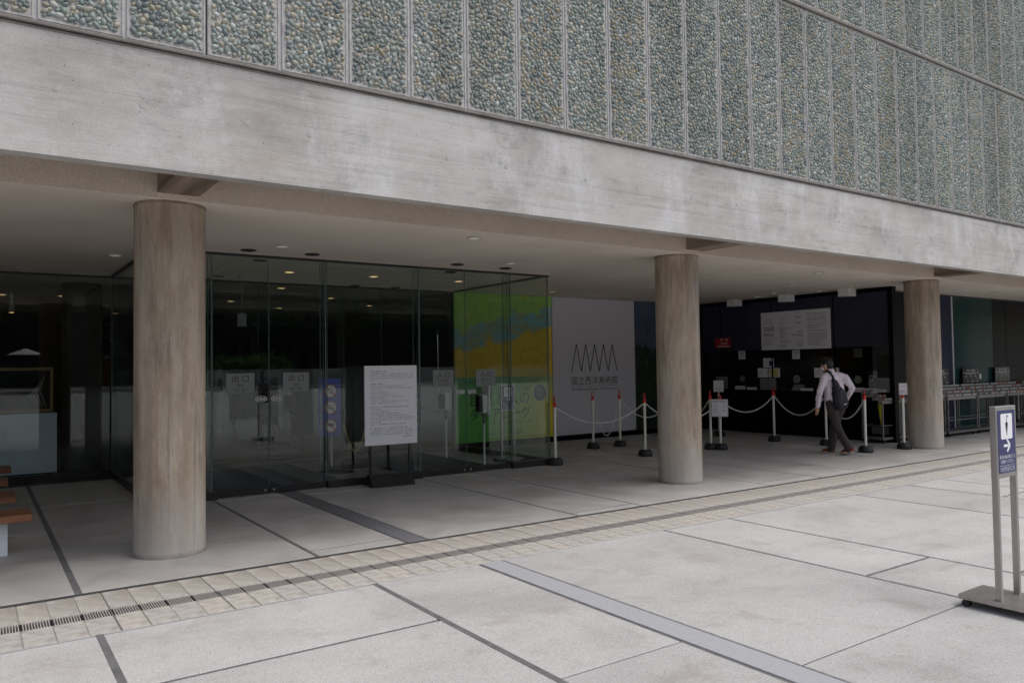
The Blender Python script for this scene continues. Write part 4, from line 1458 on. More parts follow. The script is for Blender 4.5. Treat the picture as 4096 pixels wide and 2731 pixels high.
SP = dict(a=(7.566, 9.72, 1.1), b=(9.613, 11.18, 0.5), c=(10.25, 11.13, 0.6), d=(9.455, 9.64, 0.6), m=(11.16, 10.55, 0.7), e=(11.10, 9.62, 0.5), f=(11.19, 9.47, 0.9), g=(13.26, 11.25, 0.3),
          h=(13.14, 9.76, 1.35), i=(13.19, 8.64, 1.2), j=(12.645, 7.535, 0.55), k=(13.62, 7.39, 1.0), p=(20.78, 8.44, 0.4), q=(21.2, 8.44, 0.8))
SL = dict(a="cream chain stanchion beside the corner of the glass porch", b="cream chain stanchion in front of the white logo board, farther from the column", c="cream chain stanchion in front of the white logo board, nearer the column",
          d="cream chain stanchion between the logo board and the middle column", m="cream chain stanchion hidden behind the middle column", e="cream stanchion whose red ring shows beside the entrance card",
          f="cream stanchion carrying the folded price card beside the middle column", g="cream stanchion carrying the white entrance card, farthest back by the ticket windows", h="cream chain stanchion standing before the black ticket counter front",
          i="cream chain stanchion mostly hidden behind the walking person's legs", j="cream chain stanchion between the walking person and the exit card", k="cream stanchion carrying the red lettered exit card beside the far column",
          p="cream stanchion with red cap parked behind the umbrella lockers", q="second cream stanchion parked behind the umbrella lockers at the picture edge")
st0, st1 = make_stanchion(True), make_stanchion(False)
used = {True: False, False: False}
for kk, (x, y, r_) in SP.items():
    ring = kk not in "fgk"
    src = st0 if ring else st1
    o = src if not used[ring] else copy_tree(src)
    used[ring] = True
    o.location = (x, y, 0)
    o.rotation_euler = (0, 0, r_)
    o["label"] = SL[kk]


def card(x, y, z0, z1, w, label, cat, face, lines, edge=None):
    """A printed card held upright on a stanchion; face = direction it looks at."""
    t = thing("card_sign", label, cat, (x, y, z0))
    f = Vector((face[0], face[1], 0)).normalized()
    fr = Fr((x, y, 0), Vector((0, 0, 1)).cross(f))
    MB().fbox(fr, -w / 2, w / 2, z0, z1, 0.026, 0.030).build("card", "paper_white", t)
    b = MB()
    for (tx, a, zb, h, wd, k) in lines:
        b.text(fr, tx, a, zb, h, 0.0312, 'C', wd, k)
    if edge is not None:
        for (a0, a1, b0, b1) in ((-w / 2 + 0.006, w / 2 - 0.006, z0 + 0.006, z0 + 0.010), (-w / 2 + 0.006, w / 2 - 0.006, z1 - 0.010, z1 - 0.006), (-w / 2 + 0.006, -w / 2 + 0.010, z0 + 0.006, z1 - 0.006), (w / 2 - 0.010, w / 2 - 0.006, z0 + 0.006, z1 - 0.006)):
            b.fbox(fr, a0, a1, b0, b1, 0.030, 0.0308, edge)
    b.build("lettering", ["print_black", "print_grey", "print_red"], t)
    MB().fbox(fr, -0.012, 0.012, z0 - 0.02, z0 + 0.05, -0.012, 0.026).build("clip", "joint_metal", t)


card(13.24, 11.23, 0.955, 1.20, 0.215, "white card reading ticket office entrance on a stanchion beside the middle column", "card sign", (-0.80, -0.6), [("チケット売場", 0, 1.125, 0.036, 0.16, 0), ("入口", 0, 0.99, 0.095, 0.15, 0)], 1)
card(11.17, 9.455, 0.60, 0.915, 0.29, "white admission price card below the red caps of the paired stanchions", "card sign", (-0.80, -0.6),
     [("常設展  観覧料金", 0, 0.862, 0.042, 0.25, 0), ("一般", -0.07, 0.815, 0.028, None, 0), ("500円", 0.07, 0.815, 0.028, None, 0), ("大学生", -0.07, 0.768, 0.028, None, 0), ("250円", 0.07, 0.768, 0.028, None, 0),
      ("高校生以下および", -0.07, 0.732, 0.018, 0.11, 0), ("18歳未満", -0.07, 0.705, 0.018, None, 0), ("65歳以上", -0.07, 0.672, 0.025, None, 0), ("無料", 0.07, 0.70, 0.03, None, 0), ("心身に障害のある方", -0.05, 0.63, 0.016, 0.12, 1)], 1)
card(13.60, 7.37, 0.965, 1.172, 0.137, "white card reading ticket office exit in red on a stanchion by the far column", "card sign", (-0.87, -0.49), [("チケット売場", 0, 1.115, 0.024, 0.10, 2), ("出口", 0, 1.0, 0.062, 0.095, 2)], 2)


def chain(p, q, low, label):
    """Plastic links hung from p to q, its lowest point at height low."""
    p, q = Vector(p), Vector(q)
    t = thing("plastic_chain", label, "chain", (p + q) / 2, "white plastic chains between stanchions")
    n_, b = 160, MB()
    mid = (p.z + q.z) / 2
    sag = mid - low
    pts = [p.lerp(q, i / n_) - Vector((0, 0, sag * (1 - (2 * i / n_ - 1) ** 2))) for i in range(n_ + 1)]
    acc, seg_, nxt, out = 0.0, 0.033, 0.0, []
    for a, c in zip(pts, pts[1:]):
        d = (c - a).length
        while nxt <= acc + d:
            out.append((a.lerp(c, (nxt - acc) / d), (c - a).normalized()))
            nxt += seg_
        acc += d
    for i, (c, tg) in enumerate(out):
        side = tg.cross(Vector((0, 0, 1))).normalized()
        up = side.cross(tg)
        w = (side + up).normalized() if i % 2 else (side - up).normalized()
        loop = []
        for k in range(10):
            an = 2 * math.pi * k / 10
            loop.append(c + tg * (0.0215 * math.cos(an) + (0.004 if math.cos(an) > 0 else -0.004)) + w * 0.0115 * math.sin(an))
        b.tube(loop, 0.0036, 5, True)
    b.build("chain_link", "chain_plastic", t, smooth=True)["kind"] = "stuff"


def hook(k, z=0.895):
    return (SP[k][0], SP[k][1], z)


def between(a, c, low, label, za=0.895, zb=0.895):
    A, B = Vector(hook(a, za)), Vector(hook(c, zb))
    d = (B - A)
    d.z = 0
    d.normalize()
    chain(A + d * 0.026, B - d * 0.026, low, label)


between("a", "d", 0.612, "white chain sagging across the lower half of the logo board from the porch corner")
between("b", "c", 0.225, "white chain drooping almost to the floor between the two stanchions at the logo board")
between("c", "m", 0.545, "white chain in front of the dark painted panel behind the middle column")
between("d", "f", 0.56, "white chain running from the stanchion by the painted panel behind the middle column", zb=0.86)
between("m", "e", 0.60, "upper white chain coming out behind the middle column to the red ring")
between("f", "h", 0.632, "white chain between the price card and the stanchion before the ticket counter")
between("h", "i", 0.545, "white chain passing behind the walking person's hand")
between("i", "j", 0.54, "white chain hanging behind the walking person beside the bag")

# ------------------------------------------------------------------ notice board on its black foot
NB = thing("notice_board", "white visitor notice board on a black sloped foot in front of the glass porch", "notice board", (4.60, 9.56, 0))
ca = math.atan2(9.345 - 9.381, 4.857 - 4.338)
NR = Vector((math.cos(ca), math.sin(ca), 0))
fr = Fr((4.60, 9.47, 0), NR)
MB().fbox(fr, -0.372, 0.372, 0.545, 1.597, -0.022, 0.0).build("board", "paper_white", NB)
b = MB()
L = ["ご来館のお客様へのお願い", "国立西洋美術館は、新型コロナウイルス感染症の感染予防・拡散防止のため、感染", "拡大予防ガイドラインを踏まえ十分な措置を講じた上で開館しております。ご来館の", "際にはあらかじめ下記をご確認ください。ご理解とご協力を賜りますようお願い申し", "上げます。", "",
     "《お客様へのお願い》", "・発熱や咳き込み等の症状があるお客様は入館をご遠慮ください。", "・入館時に検温を実施しております。平熱と比べて高い発熱が確認された場合、ご", "　入館をお断りいたします。", "・入館にはマスクの着用が必要です。", "・手洗い及びアルコール消毒にご協力ください。",
     "・展示室内では、お客様同士ゆずりあっての鑑賞にご協力ください。", "・展示室内では会話をお控えください。", "・作品、展示ケース、備品や壁にはお手を触れないようお願いいたします。", "・展示室毎に、入館規制を行う場合がございます。", "",
     "《新型コロナウイルス感染症の予防のための当館の取り組み》", "・入館時の検温の実施", "・出入口にアルコール消毒液の設置", "・館内の消毒、換気の徹底、会場内の適切な温度の保持", "・スタッフ、出入業者等すべての関係者への検温及び健康状態の確認", "・会場内の3密（密閉・密集・密接）を防止するため、各展示室への入館制限の実施",
     "・スタッフのマスクの着用及びインフォメーション等対面箇所での飛沫感染防止用ア", "　クリルパネルの設置", "・休憩スペースの座席の間隔確保、または対面とならない配置に変更", "",
     "なお、当館内で新型コロナウイルスの感染者が確認された場合は、当館ホームペー", "ジにその情報を掲載いたします。お客様ご自身におかれましては、当館への来館日", "時の記録をお願いいたします。当館ウェブサイトを適宜ご確認いただき、同日同時に", "お客様がご来館されていた場合は、最寄りの保健所等 相談窓口にご連絡ください。"]
z = 1.512
for i, t in enumerate(L):
    hd = i in (0, 6, 17)
    if t:
        b.text(fr, t, -0.298, z, 0.0205 if hd else 0.0165, 0.0008, 'L', None, 0 if hd else 1)
        x_ = max(v[0] for v in glyphs(t)[0]) * (0.0205 if hd else 0.0165)
    z -= 0.0285 if t else 0.022
b.text(fr, "国立西洋美術館", 0.285, z - 0.006, 0.017, 0.0008, 'R', None, 1)
b.build("lettering", ["print_black", "print_black"], NB)
for a in (-0.283, 0.272):
    MB().fbox(fr, a - 0.014, a + 0.014, 0.02, 1.45, -0.055, -0.023).build("post", "black_metal", NB)
ft = MB()
prof = [(-0.20, 0.0), (0.115, 0.0), (0.115, 0.018), (0.015, 0.150), (-0.085, 0.150), (-0.20, 0.018)]
e0, e1 = fr.p(-0.315, 0, 0), fr.p(0.262, 0, 0)
m_ = len(prof)
vs = [fr.p(-0.315, z_ + 0.004, c_) for c_, z_ in prof] + [fr.p(0.285, z_ + 0.004, c_) for c_, z_ in prof]
ft.add(vs, [tuple(range(m_)), tuple(reversed(range(m_, 2 * m_)))] + [(i, m_ + i, m_ + (i + 1) % m_, (i + 1) % m_) for i in range(m_)])
ft.build("foot", "black_metal", NB)
for a in (-0.28, 0.25):
    MB().lathe([(0.010, -0.001), (0.010, 0.010)], *fr.p(a, 0, 0.10).xy, 12).build("levelling_pad", "joint_metal", NB)


# ------------------------------------------------------------------ umbrella signs
def umbrella_sign(x, y, label, ang=0.0, inside=False):
    t = thing("umbrella_sign", label, "umbrella sign", (x, y, 0), "blue umbrella signs on steel stands", ang)
    L_ = dict(local=True)
    W, T = 0.135, 0.036
    for s_ in (-1, 1):
        MB().bbox(s_ * (W - 0.011) - 0.013, s_ * (W - 0.011) + 0.013, 0.0, T, 0.074, 0.83, 0.002).build("post", "brushed_steel", t, **L_)
    MB().bbox(-W - 0.003, W + 0.003, -0.001, T + 0.001, 0.826, 1.272, 0.003).build("sign_frame", "brushed_steel", t, **L_)
    fr = Fr((0, -0.001, 0), (1, 0, 0))
    p = MB().fbox(fr, -0.118, 0.118, 0.856, 1.246, 0, 0.0015)
    p.build("face", "navy_print", t, **L_)
    b = MB()
    rc = []
    for (cx_, cz_, a0) in ((0.066, 1.213, 0), (-0.066, 1.213, 90), (-0.066, 1.078, 180), (0.066, 1.078, 270)):
        for k in range(5):
            an = R(a0 + 22.5 * k)
            rc.append((cx_ + 0.012 * math.cos(an), cz_ + 0.012 * math.sin(an)))
    b.poly(fr, rc, 0.0015, 0.0022, 0)
    b.poly(fr, [(-0.018, 1.165), (0.0, 1.085), (0.018, 1.165), (0.006, 1.172), (-0.006, 1.172)], 0.0022, 0.0030, 1)
    b.line(fr, [(0, 1.17), (0, 1.203), (0.004, 1.212), (0.012, 1.214), (0.018, 1.208), (0.018, 1.200)], 0.005, 0.0022, 0.0030, 1)
    b.line(fr, [(-0.045, 1.025), (0.035, 1.025)], 0.016, 0.0015, 0.0024, 0)
    b.line(fr, [(0.0, 1.063), (0.040, 1.025), (0.0, 0.987)], 0.016, 0.0015, 0.0027, 0)
    b.text(fr, "長手の傘は傘立てに", 0, 0.946, 0.026, 0.0024, 'C', 0.212, 0)
    b.text(fr, "お預けください。", 0, 0.917, 0.026, 0.0024, 'C', 0.18, 0)
    for k, tx in enumerate(("Please use the stand outside for", "long umbrellas before you enter.", "请将长柄雨伞存放在伞架。 谢谢。", "긴 우산은 우산꽂이를 이용해 주세요.")):
        b.text(fr, tx, 0, 0.900 - 0.0115 * k, 0.0098, 0.0024, 'C', 0.20, 0)
    b.build("pictogram", ["print_white", "print_black"], t, **L_)
    MB().bbox(-0.165, 0.165, -0.21, 0.245, 0.044, 0.076, 0.003).build("base_plate", "brushed_steel", t, **L_)
    for cx_ in (-0.135, 0.135):
        for cy_ in (-0.175, 0.205):
            k = MB()
            for dx in (-0.014, 0.014):
                v = MB().lathe([(0.0225, -0.008), (0.0225, 0.008)], seg=16)
                k.add([(cx_ + z_ + dx, cy_ + x_, 0.0225 + y_) for x_, y_, z_ in v.v], v.f)
            k.box(cx_ - 0.012, cx_ + 0.012, cy_ - 0.012, cy_ + 0.012, 0.028, 0.046)
            k.build("caster", "black_rubber", t, **L_)
    return t


umbrella_sign(5.345, 2.245, "brushed steel umbrella sign on casters standing out on the pale plaza slabs")
umbrella_sign(7.24, 10.55, "brushed steel umbrella sign seen inside the glass porch before the green banner", 0.0)


# ------------------------------------------------------------------ things inside the porch
def sanitizer(x, y, label, ang):
    t = thing("sanitizer_stand", label, "hand sanitizer", (x, y, 0), "hand sanitizer stands inside the porch", ang)
    L_ = dict(local=True)
    MB().bbox(-0.17, 0.17, -0.15, 0.15, -0.001, 0.006, 0.001).build("base_plate", "frosted_plate", t, **L_)
    MB().lathe([(0.016, 0.005), (0.016, 0.80)], seg=16).build("pole", "white_plastic", t, smooth=True, **L_)
    MB().lathe([(0.022, 0.66), (0.022, 0.83)], seg=16).build("sleeve", "print_grey", t, smooth=True, **L_)
    MB().bbox(0.035, 0.055, -0.09, 0.09, 0.79, 1.26, 0.006).build("back_board", "white_plastic", t, **L_)
    b = MB()
    b.bbox(-0.075, 0.036, -0.065, 0.065, 0.82, 1.12, 0.022)
    b.build("dispenser", "white_plastic", t, **L_)
    MB().bbox(-0.135, -0.072, -0.06, 0.06, 0.85, 1.11, 0.012).build("dispenser_front", "screen_black", t, **L_)
    MB().bbox(-0.22, 0.036, -0.055, 0.055, 0.80, 0.812, 0.003).build("drip_tray", "print_grey", t, **L_)


sanitizer(6.70, 11.66, "white hand sanitizer stand inside the porch, farther back behind the entrance plate", 0.25)
sanitizer(6.70, 10.45, "white hand sanitizer stand with black front inside the porch just behind the sliding door", 0.2)
sanitizer(4.70, 11.85, "white hand sanitizer stand inside the porch behind the white notice board", 0.2)

ps = thing("prohibition_sign", "tall blue sign with three red crossed circles standing inside the porch", "sign", (4.45, 11.35, 0))
fr = FY(4.46, 11.30, 0)
MB().fbox(fr, -0.172, 0.172, 0.545, 1.415, -0.02, 0).build("panel", "sign_blue", ps)
b = MB()
for zc in (1.225, 0.975, 0.70):
    b.ell(fr, 0.01, zc, 0.098, 0.098, 0, 0.001, 0)
    b.ell(fr, 0.01, zc, 0.105, 0.105, 0.001, 0.002, 1, 32, inner=0.85)
    b.line(fr, [(-0.06, zc + 0.07), (0.08, zc - 0.07)], 0.016, 0.001, 0.0024, 1)
b.line(fr, [(-0.03, 1.26), (-0.02, 1.19), (0.04, 1.19), (0.055, 1.255)], 0.008, 0.001, 0.0018, 2)
b.line(fr, [(0.0, 1.215), (0.03, 1.275)], 0.007, 0.001, 0.0018, 2)
b.line(fr, [(-0.045, 0.965), (0.06, 0.965)], 0.014, 0.001, 0.0018, 2)
b.line(fr, [(0.04, 0.985), (0.055, 1.01), (0.03, 1.03)], 0.007, 0.001, 0.0018, 2)
b.ell(fr, 0.02, 0.71, 0.045, 0.026, 0.001, 0.0018, 2)
b.ell(fr, -0.025, 0.725, 0.02, 0.02, 0.001, 0.0019, 2)
b.build("pictogram", ["print_white", "print_red", "navy_print"], ps)
MB().fbox(fr, -0.02, 0.02, 0.03, 0.56, -0.05, -0.02).build("post", "black_metal", ps)
MB().lathe([(0.16, -0.001), (0.16, 0.02), (0.03, 0.035)], 4.46, 11.335, 28).build("base", "black_metal", ps, smooth=True)

ds = thing("display_stand", "tall black display screen on a pole behind the white notice board", "display", (5.0, 11.62, 0))
fr = FY(4.99, 11.58, 0)
MB().fbox(fr, -0.20, 0.20, 0.37, 1.58, -0.06, 0).build("screen", "screen_black", ds)
MB().fbox(fr, -0.03, 0.03, 0.01, 0.40, -0.05, -0.01).build("pole", "black_metal", ds)
MB().lathe([(0.24, -0.001), (0.24, 0.02), (0.04, 0.035)], 4.99, 11.61, 28).build("base", "black_metal", ds, smooth=True)

rp = thing("rope_barrier", "short black post with round foot and a sagging cream rope inside the porch", "rope barrier", (4.60, 11.15, 0))
MB().lathe([(0.165, -0.001), (0.165, 0.018), (0.03, 0.04), (0.018, 0.05), (0.018, 0.88), (0.03, 0.90), (0.02, 0.93)], 4.60, 11.15, 28).build("post", "black_metal", rp, smooth=True)
b = MB()
b.tube([(4.62 + 0.42 * i / 16, 11.15 + 0.12 * i / 16, 0.72 - 0.42 * (1 - (2 * i / 16 - 1) ** 2) - 0.0 * i) for i in range(17)], 0.016, 10)
b.build("rope", "rope_fibre", rp, smooth=True)

ex = thing("sign_trolley", "black sign trolley with casters standing in the lobby behind the exit plate", "sign stand", (4.62, 15.6, 0))
fr = FY(4.62, 15.6, 0)
MB().fbox(fr, -0.12, 0.18, 1.10, 1.50, -0.03, 0).build("panel", "black_metal", ex)
for a in (-0.11, 0.15):
    MB().fbox(fr, a - 0.014, a + 0.014, 0.07, 1.2, -0.03, -0.002).build("post", "black_metal", ex)
MB().fbox(fr, -0.18, 0.24, 0.045, 0.075, -0.2, 0.17).build("base", "black_metal", ex)
for a in (-0.14, 0.20):
    MB().fbox(fr, a - 0.02, a + 0.02, -0.002, 0.045, 0.05, 0.10).build("caster", "black_rubber", ex)

for (x0, x1, y0, y1, m, lab) in ((2.42, 3.42, 9.95, 12.7, "mat_blue", "dark blue entrance mat nearest the exit doors inside the porch"), (3.42, 3.66, 9.95, 12.7, "mat_light", "pale blue strip of matting inside the exit doors"), (3.66, 3.82, 9.95, 12.7, "mat_blue", "narrow dark mat strip beside the perforated mat tiles"),
                                (3.83, 4.28, 9.98, 12.7, "mat_tile", "grey perforated mat tiles behind the fixed glass pane"), (5.25, 6.75, 9.95, 12.7, "mat_blue", "dark entrance mat inside the entrance doors of the porch")):
    b = MB()
    if m == "mat_tile":
        for i in range(3):
            for j in range(18):
                b.cbox(x0 + i * 0.15 + 0.003, x0 + i * 0.15 + 0.147, y0 + j * 0.15 + 0.003, y0 + j * 0.15 + 0.147, -0.001, 0.008, 0.002)
    else:
        b.cbox(x0 + 0.004, x1 - 0.004, y0, y1, -0.001, 0.007, 0.002)
    tag(b.build("floor_mat", m, loc=((x0 + x1) / 2, (y0 + y1) / 2, 0)), lab, "mat")

bb = thing("display_case", "pale blue display board with a gilt picture frame above it inside the glass wall", "display", (0.45, 13.4, 0))
MB().bbox(-0.9, 1.02, 13.33, 13.36, 0.098, 0.972, 0.002).build("board", "pale_blue_board", bb)
fr = FY(0, 13.42, 0)
for (a0, a1, b0, b1) in ((-0.9, 0.975, 0.985, 1.03), (-0.9, 0.975, 1.60, 1.645), (0.935, 0.975, 1.03, 1.60)):
    MB().fbox(fr, a0, a1, b0, b1, -0.03, 0.0).build("picture_frame", "gilt_frame", bb)
MB().fbox(fr, -0.9, 0.935, 1.03, 1.60, -0.03, -0.012).build("canvas", "booth_black", bb)
b = MB()
for i in range(6):
    b.tube([(0.86 - 0.03 * i, 13.425, 1.52 - 0.05 * i), (0.80 - 0.04 * i, 13.425, 1.3 - 0.03 * i), (0.88 - 0.05 * i, 13.425, 1.08)], [0.004, 0.012, 0.006], 6)
b.build("drapery", "print_grey", bb)
MB().box(-0.85, 0.95, 13.37, 13.70, 0.0, 0.985).build("plinth", "booth_black", bb)

# ------------------------------------------------------------------ wooden benches
benches = [(0.418, 7.83, 8.19, "front wooden bench on white grooved leg at the picture edge"), (0.347, 9.05, 9.52, "second wooden bench from the plaza in front of the glass wall"), (0.327, 10.42, 10.84, "third wooden bench from the plaza, its end just in the picture"), (0.400, 11.74, 12.17, "last wooden bench standing closest to the glass wall")]
for (xe, y0, y1, lab) in benches:
    t = thing("wooden_bench", lab, "bench", (xe - 0.9, (y0 + y1) / 2, 0), "wooden benches in front of the glass wall")
    nb, w = 3, (y1 - y0) / 3
    for k in range(nb):
        MB().bbox(xe - 1.8, xe, y0 + k * w + 0.0015, y0 + (k + 1) * w - 0.0015, 0.298, 0.362, 0.004).build("plank", "bench_wood", t)
    for xl in ((xe - 0.17, xe - 1.40) if y0 < 8 else (xe - 0.5, xe - 1.40)):
        b = MB()
        yy0, yy1 = y0 + 0.16 if y0 < 8 else y0 + 0.06, y1 - 0.03
        z_ = -0.001
        for z1 in (0.098, 0.104, 0.124, 0.130, 0.150, 0.156, 0.299):
            gr = z1 in (0.104, 0.130, 0.156)
            i_ = 0.006 if gr else 0.0
            b.box(xl - 0.26 + i_, xl - i_, yy0 + i_, yy1 - i_, z_, z1)
            z_ = z1
        b.build("leg", "bench_white", t)

# ------------------------------------------------------------------ umbrella lockers
lock_m = []
plain("lock_rail_steel", lin(128, 124, 120), 0.4, wear=0.2, scale=20)
plain("lock_bright", lin(224, 224, 222), 0.3, 0.3)
for colr in ("lock_bright", "tag_orange", "print_grey"):
    b = MB()
    b.bbox(-0.026, 0.026, -0.015, 0.0, -0.026, 0.026, 0.004, 0)
    v = MB().lathe([(0.017, 0.0), (0.018, 0.018), (0.012, 0.025)], seg=10)
    b.add([(x_, -0.015 - z_, y_ + 0.004) for x_, y_, z_ in v.v], v.f, 1)
    lock_m.append(b.mesh("umbrella_lock", ["rack_steel", colr]))
rr = random.Random(21)
racks = [(14.13, 15.16, 8.06, "umbrella locker rack half hidden by the far column, a yellow umbrella in it"), (15.2, 16.235, 7.93, "umbrella locker rack behind the far column, only its end showing"), (16.275, 17.535, 7.90, "umbrella locker rack just beside the far column"), (17.575, 18.90, 7.90, "umbrella locker rack in front of the green glass"),
         (18.945, 20.26, 7.90, "umbrella locker rack partly behind the umbrella sign"), (20.30, 21.6, 7.78, "umbrella locker rack cut by the picture edge")]
for (x0, x1, yf, lab) in racks:
    t = thing("umbrella_rack", lab, "umbrella locker", ((x0 + x1) / 2, yf + 0.22, 0), "steel umbrella locker racks along the tinted wall")
    yb = yf + 0.43
    for x in (x0 + 0.015, x1 - 0.015):
        for y, zt in ((yf + 0.015, 0.80), (yb - 0.015, 0.97)):
            MB().box(x - 0.013, x + 0.013, y - 0.013, y + 0.013, 0.10, zt).build("leg", "rack_steel", t)
    b = MB().box(x0, x1, yf, yb, 0.072, 0.105)
    b.box(x0 + 0.02, x1 - 0.02, yf + 0.02, yb - 0.02, 0.105, 0.112)
    b.build("tray", "rack_steel", t)
    b = MB()
    for y, zz_ in ((yf + 0.015, 0.34), (yb - 0.015, 0.34)):
        b.box(x0 + 0.028, x1 - 0.028, y - 0.006, y + 0.006, zz_ - 0.006, zz_ + 0.006)
    for x in (x0 + 0.015, x1 - 0.015):
        b.box(x - 0.006, x + 0.006, yf + 0.028, yb - 0.028, 0.334, 0.346)
    b.build("stretcher", "rack_steel", t)
    nl = int((x1 - x0) / 0.0835)
    for k in range(4):
        y, z_ = yf + 0.02 + k * 0.115, 0.80 + k * 0.062
        MB().box(x0, x1, y - 0.004, y + 0.07, z_ - 0.045, z_ + 0.012).build("lock_rail", "lock_rail_steel", t)
        for i in range(nl):
            me = lock_m[1] if rr.random() < 0.17 else (lock_m[2] if rr.random() < 0.12 else lock_m[0])
            inst("umbrella_lock", me, t, Vector((x0 + 0.06 + i * (x1 - x0 - 0.12) / (nl - 1), y + 0.01, z_ + 0.026)) - t.location, (R(-28), 0, 0))
    for x in (x0 + 0.12, x1 - 0.12):
        for y in (yf + 0.06, yb - 0.06):
            k = MB()
            v = MB().lathe([(0.032, -0.012), (0.032, 0.012)], seg=14)
            k.add([(x + z_, y + x_, 0.031 + y_) for x_, y_, z_ in v.v], v.f)
            k.box(x - 0.02, x + 0.02, y - 0.016, y + 0.016, 0.05, 0.073, 1)
            k.build("caster", ["black_rubber", "rack_steel"], t)
for (xa, xb, num, lab) in ((14.34, 15.08, "1 ↔ 60", "black locker sign half hidden behind the far column"), (16.72, 17.47, "121 ↔ 180", "black locker sign reading 121 to 180 beside the far column"), (18.09, 18.86, "181 ↔ 240", "black locker sign reading 181 to 240 on the green glass"), (19.65, 20.40, "241 ↔ 300", "black locker sign reading 241 to 300 on the dark glass")):
    t = thing("locker_sign", lab, "locker sign", ((xa + xb) / 2, 8.45, 1.03), "black locker signs above the racks")
    fr = FY((xa + xb) / 2, 8.445, 0)
    w = xb - xa
    MB().fbox(fr, -w / 2, w / 2, 1.03, 1.388, -0.012, 0).build("plate", "screen_black", t)
    MB().fbox(fr, -0.02, 0.02, 0.94, 1.2, -0.03, -0.012).build("bracket", "rack_steel", t)
    b = MB()
    b.text(fr, num, 0, 1.312, 0.062, 0.001, 'C', 0.36)
    b.fbox(fr, -w / 2 + 0.02, w / 2 - 0.02, 1.279, 1.285, 0, 0.001)
    b.text(fr, "傘立ての使い方 HOW TO USE", 0, 1.243, 0.028, 0.001, 'C', 0.46)
    for s_ in (-0.22, 0.0, 0.22):
        b.line(fr, [(s_ - 0.05, 1.20), (s_ + 0.02, 1.20)], 0.010, 0, 0.001)
        b.line(fr, [(s_ + 0.015, 1.192), (s_ + 0.03, 1.15), (s_ + 0.015, 1.11), (s_ + 0.04, 1.07)], 0.018, 0, 0.001, 1)
        b.line(fr, [(s_ + 0.02, 1.075), (s_ + 0.10, 1.085)], 0.010, 0, 0.001)
    b.build("lettering", ["print_white", "print_grey"], t)

um = thing("umbrella", "folded yellow umbrella hanging in the rack beside the exit card", "umbrella", (14.40, 8.25, 0.28))
b = MB()
b.tube([(14.36, 8.25, 0.86), (14.365, 8.25, 0.80), (14.38, 8.25, 0.70), (14.40, 8.25, 0.50), (14.43, 8.25, 0.32), (14.435, 8.25, 0.285)], [0.014, 0.030, 0.042, 0.032, 0.018, 0.008], 12)
b.build("canopy", "yellow_cloth", um, smooth=True)
MB().tube([(14.435, 8.25, 0.287), (14.44, 8.25, 0.235)], 0.005, 8).build("tip", "print_black", um)
MB().tube([(14.36, 8.25, 0.85), (14.355, 8.25, 0.92), (14.37, 8.24, 0.955), (14.40, 8.235, 0.955), (14.41, 8.23, 0.925)], 0.009, 8).build("handle", "print_black", um, smooth=True)

# ------------------------------------------------------------------ lamps and vents in the ceiling
def downlight(x, y, warm=False, rad=0.085):
    t = thing("downlight", "", "ceiling light", (x, y, ZC), "warm lit downlights inside the glass" if warm else "faintly glowing round downlights in the porch ceiling")
    MB().lathe([(rad, -0.001), (rad, -0.012), (rad * 0.82, -0.016), (rad * 0.80, 0.0)], seg=28, cap=False).build("ring", "lamp_ring", t, smooth=True, local=True)
    MB().lathe([(rad * 0.80, -0.009), (rad * 0.5, -0.013), (0.004, -0.014)], seg=28, cap=False).build("lens", "lamp_warm" if warm else "lamp_lens", t, smooth=True, local=True)
    return t


ext = [(2.954, 8.927, "round faintly glowing downlight over the exit doors, between the black vents and the first column"), (4.59, 7.306, "round faintly glowing downlight near the beam over the middle of the porch"), (6.153, 8.836, "round faintly glowing downlight in front of the entrance doors"), (1.42, 10.605, "round faintly glowing downlight just beyond the first column over the benches"),
       (11.174, 7.368, "round faintly glowing downlight near the beam before the far column"), (12.55, 8.85, "round faintly glowing downlight above the walking person"), (13.55, 9.98, "round faintly glowing downlight between two white ceiling boxes"), (14.0, 9.25, "round faintly glowing downlight beside the white box nearest the far column"), (13.95, 10.70, "bright round downlight close to the ticket wall, between the ceiling boxes"),
       (17.274, 8.0, "reddish round downlight beside the far column over the lockers"), (17.884, 7.671, "round downlight farthest along the porch ceiling"), (9.233, 11.879, "round faintly glowing downlight over the logo board beside the glass porch")]
for x, y, lab in ext:
    downlight(x, y)["label"] = lab
inn = [(3.822, 11.235, "warm lit downlight inside the porch over the exit plates"), (5.139, 11.167, "warm lit downlight inside the porch above the notice board"), (6.664, 11.122, "warm lit downlight inside the porch near the glass corner"), (4.451, 13.515, "bright warm lobby downlight just behind the inner doors"),
       (4.387, 16.555, "warm lobby downlight seen beside the first column"), (5.861, 17.951, "small warm lobby downlight below the bright one"), (5.951, 14.987, "warm lobby downlight behind the fin of the exit doors"), (7.425, 16.388, "warm lobby downlight seen over the white notice board"), (5.786, 20.844, "tiny warm lobby downlight lowest beside the glass fin"),
       (0.411, 16.869, "warm downlight behind the glass wall at the picture edge"), (1.351, 16.723, "small warm downlight beside the dark lobby pillar"), (2.851, 21.186, "tiny warm downlight deep in the lobby beside the first column")]
for x, y, lab in inn:
    downlight(x, y, True)["label"] = lab
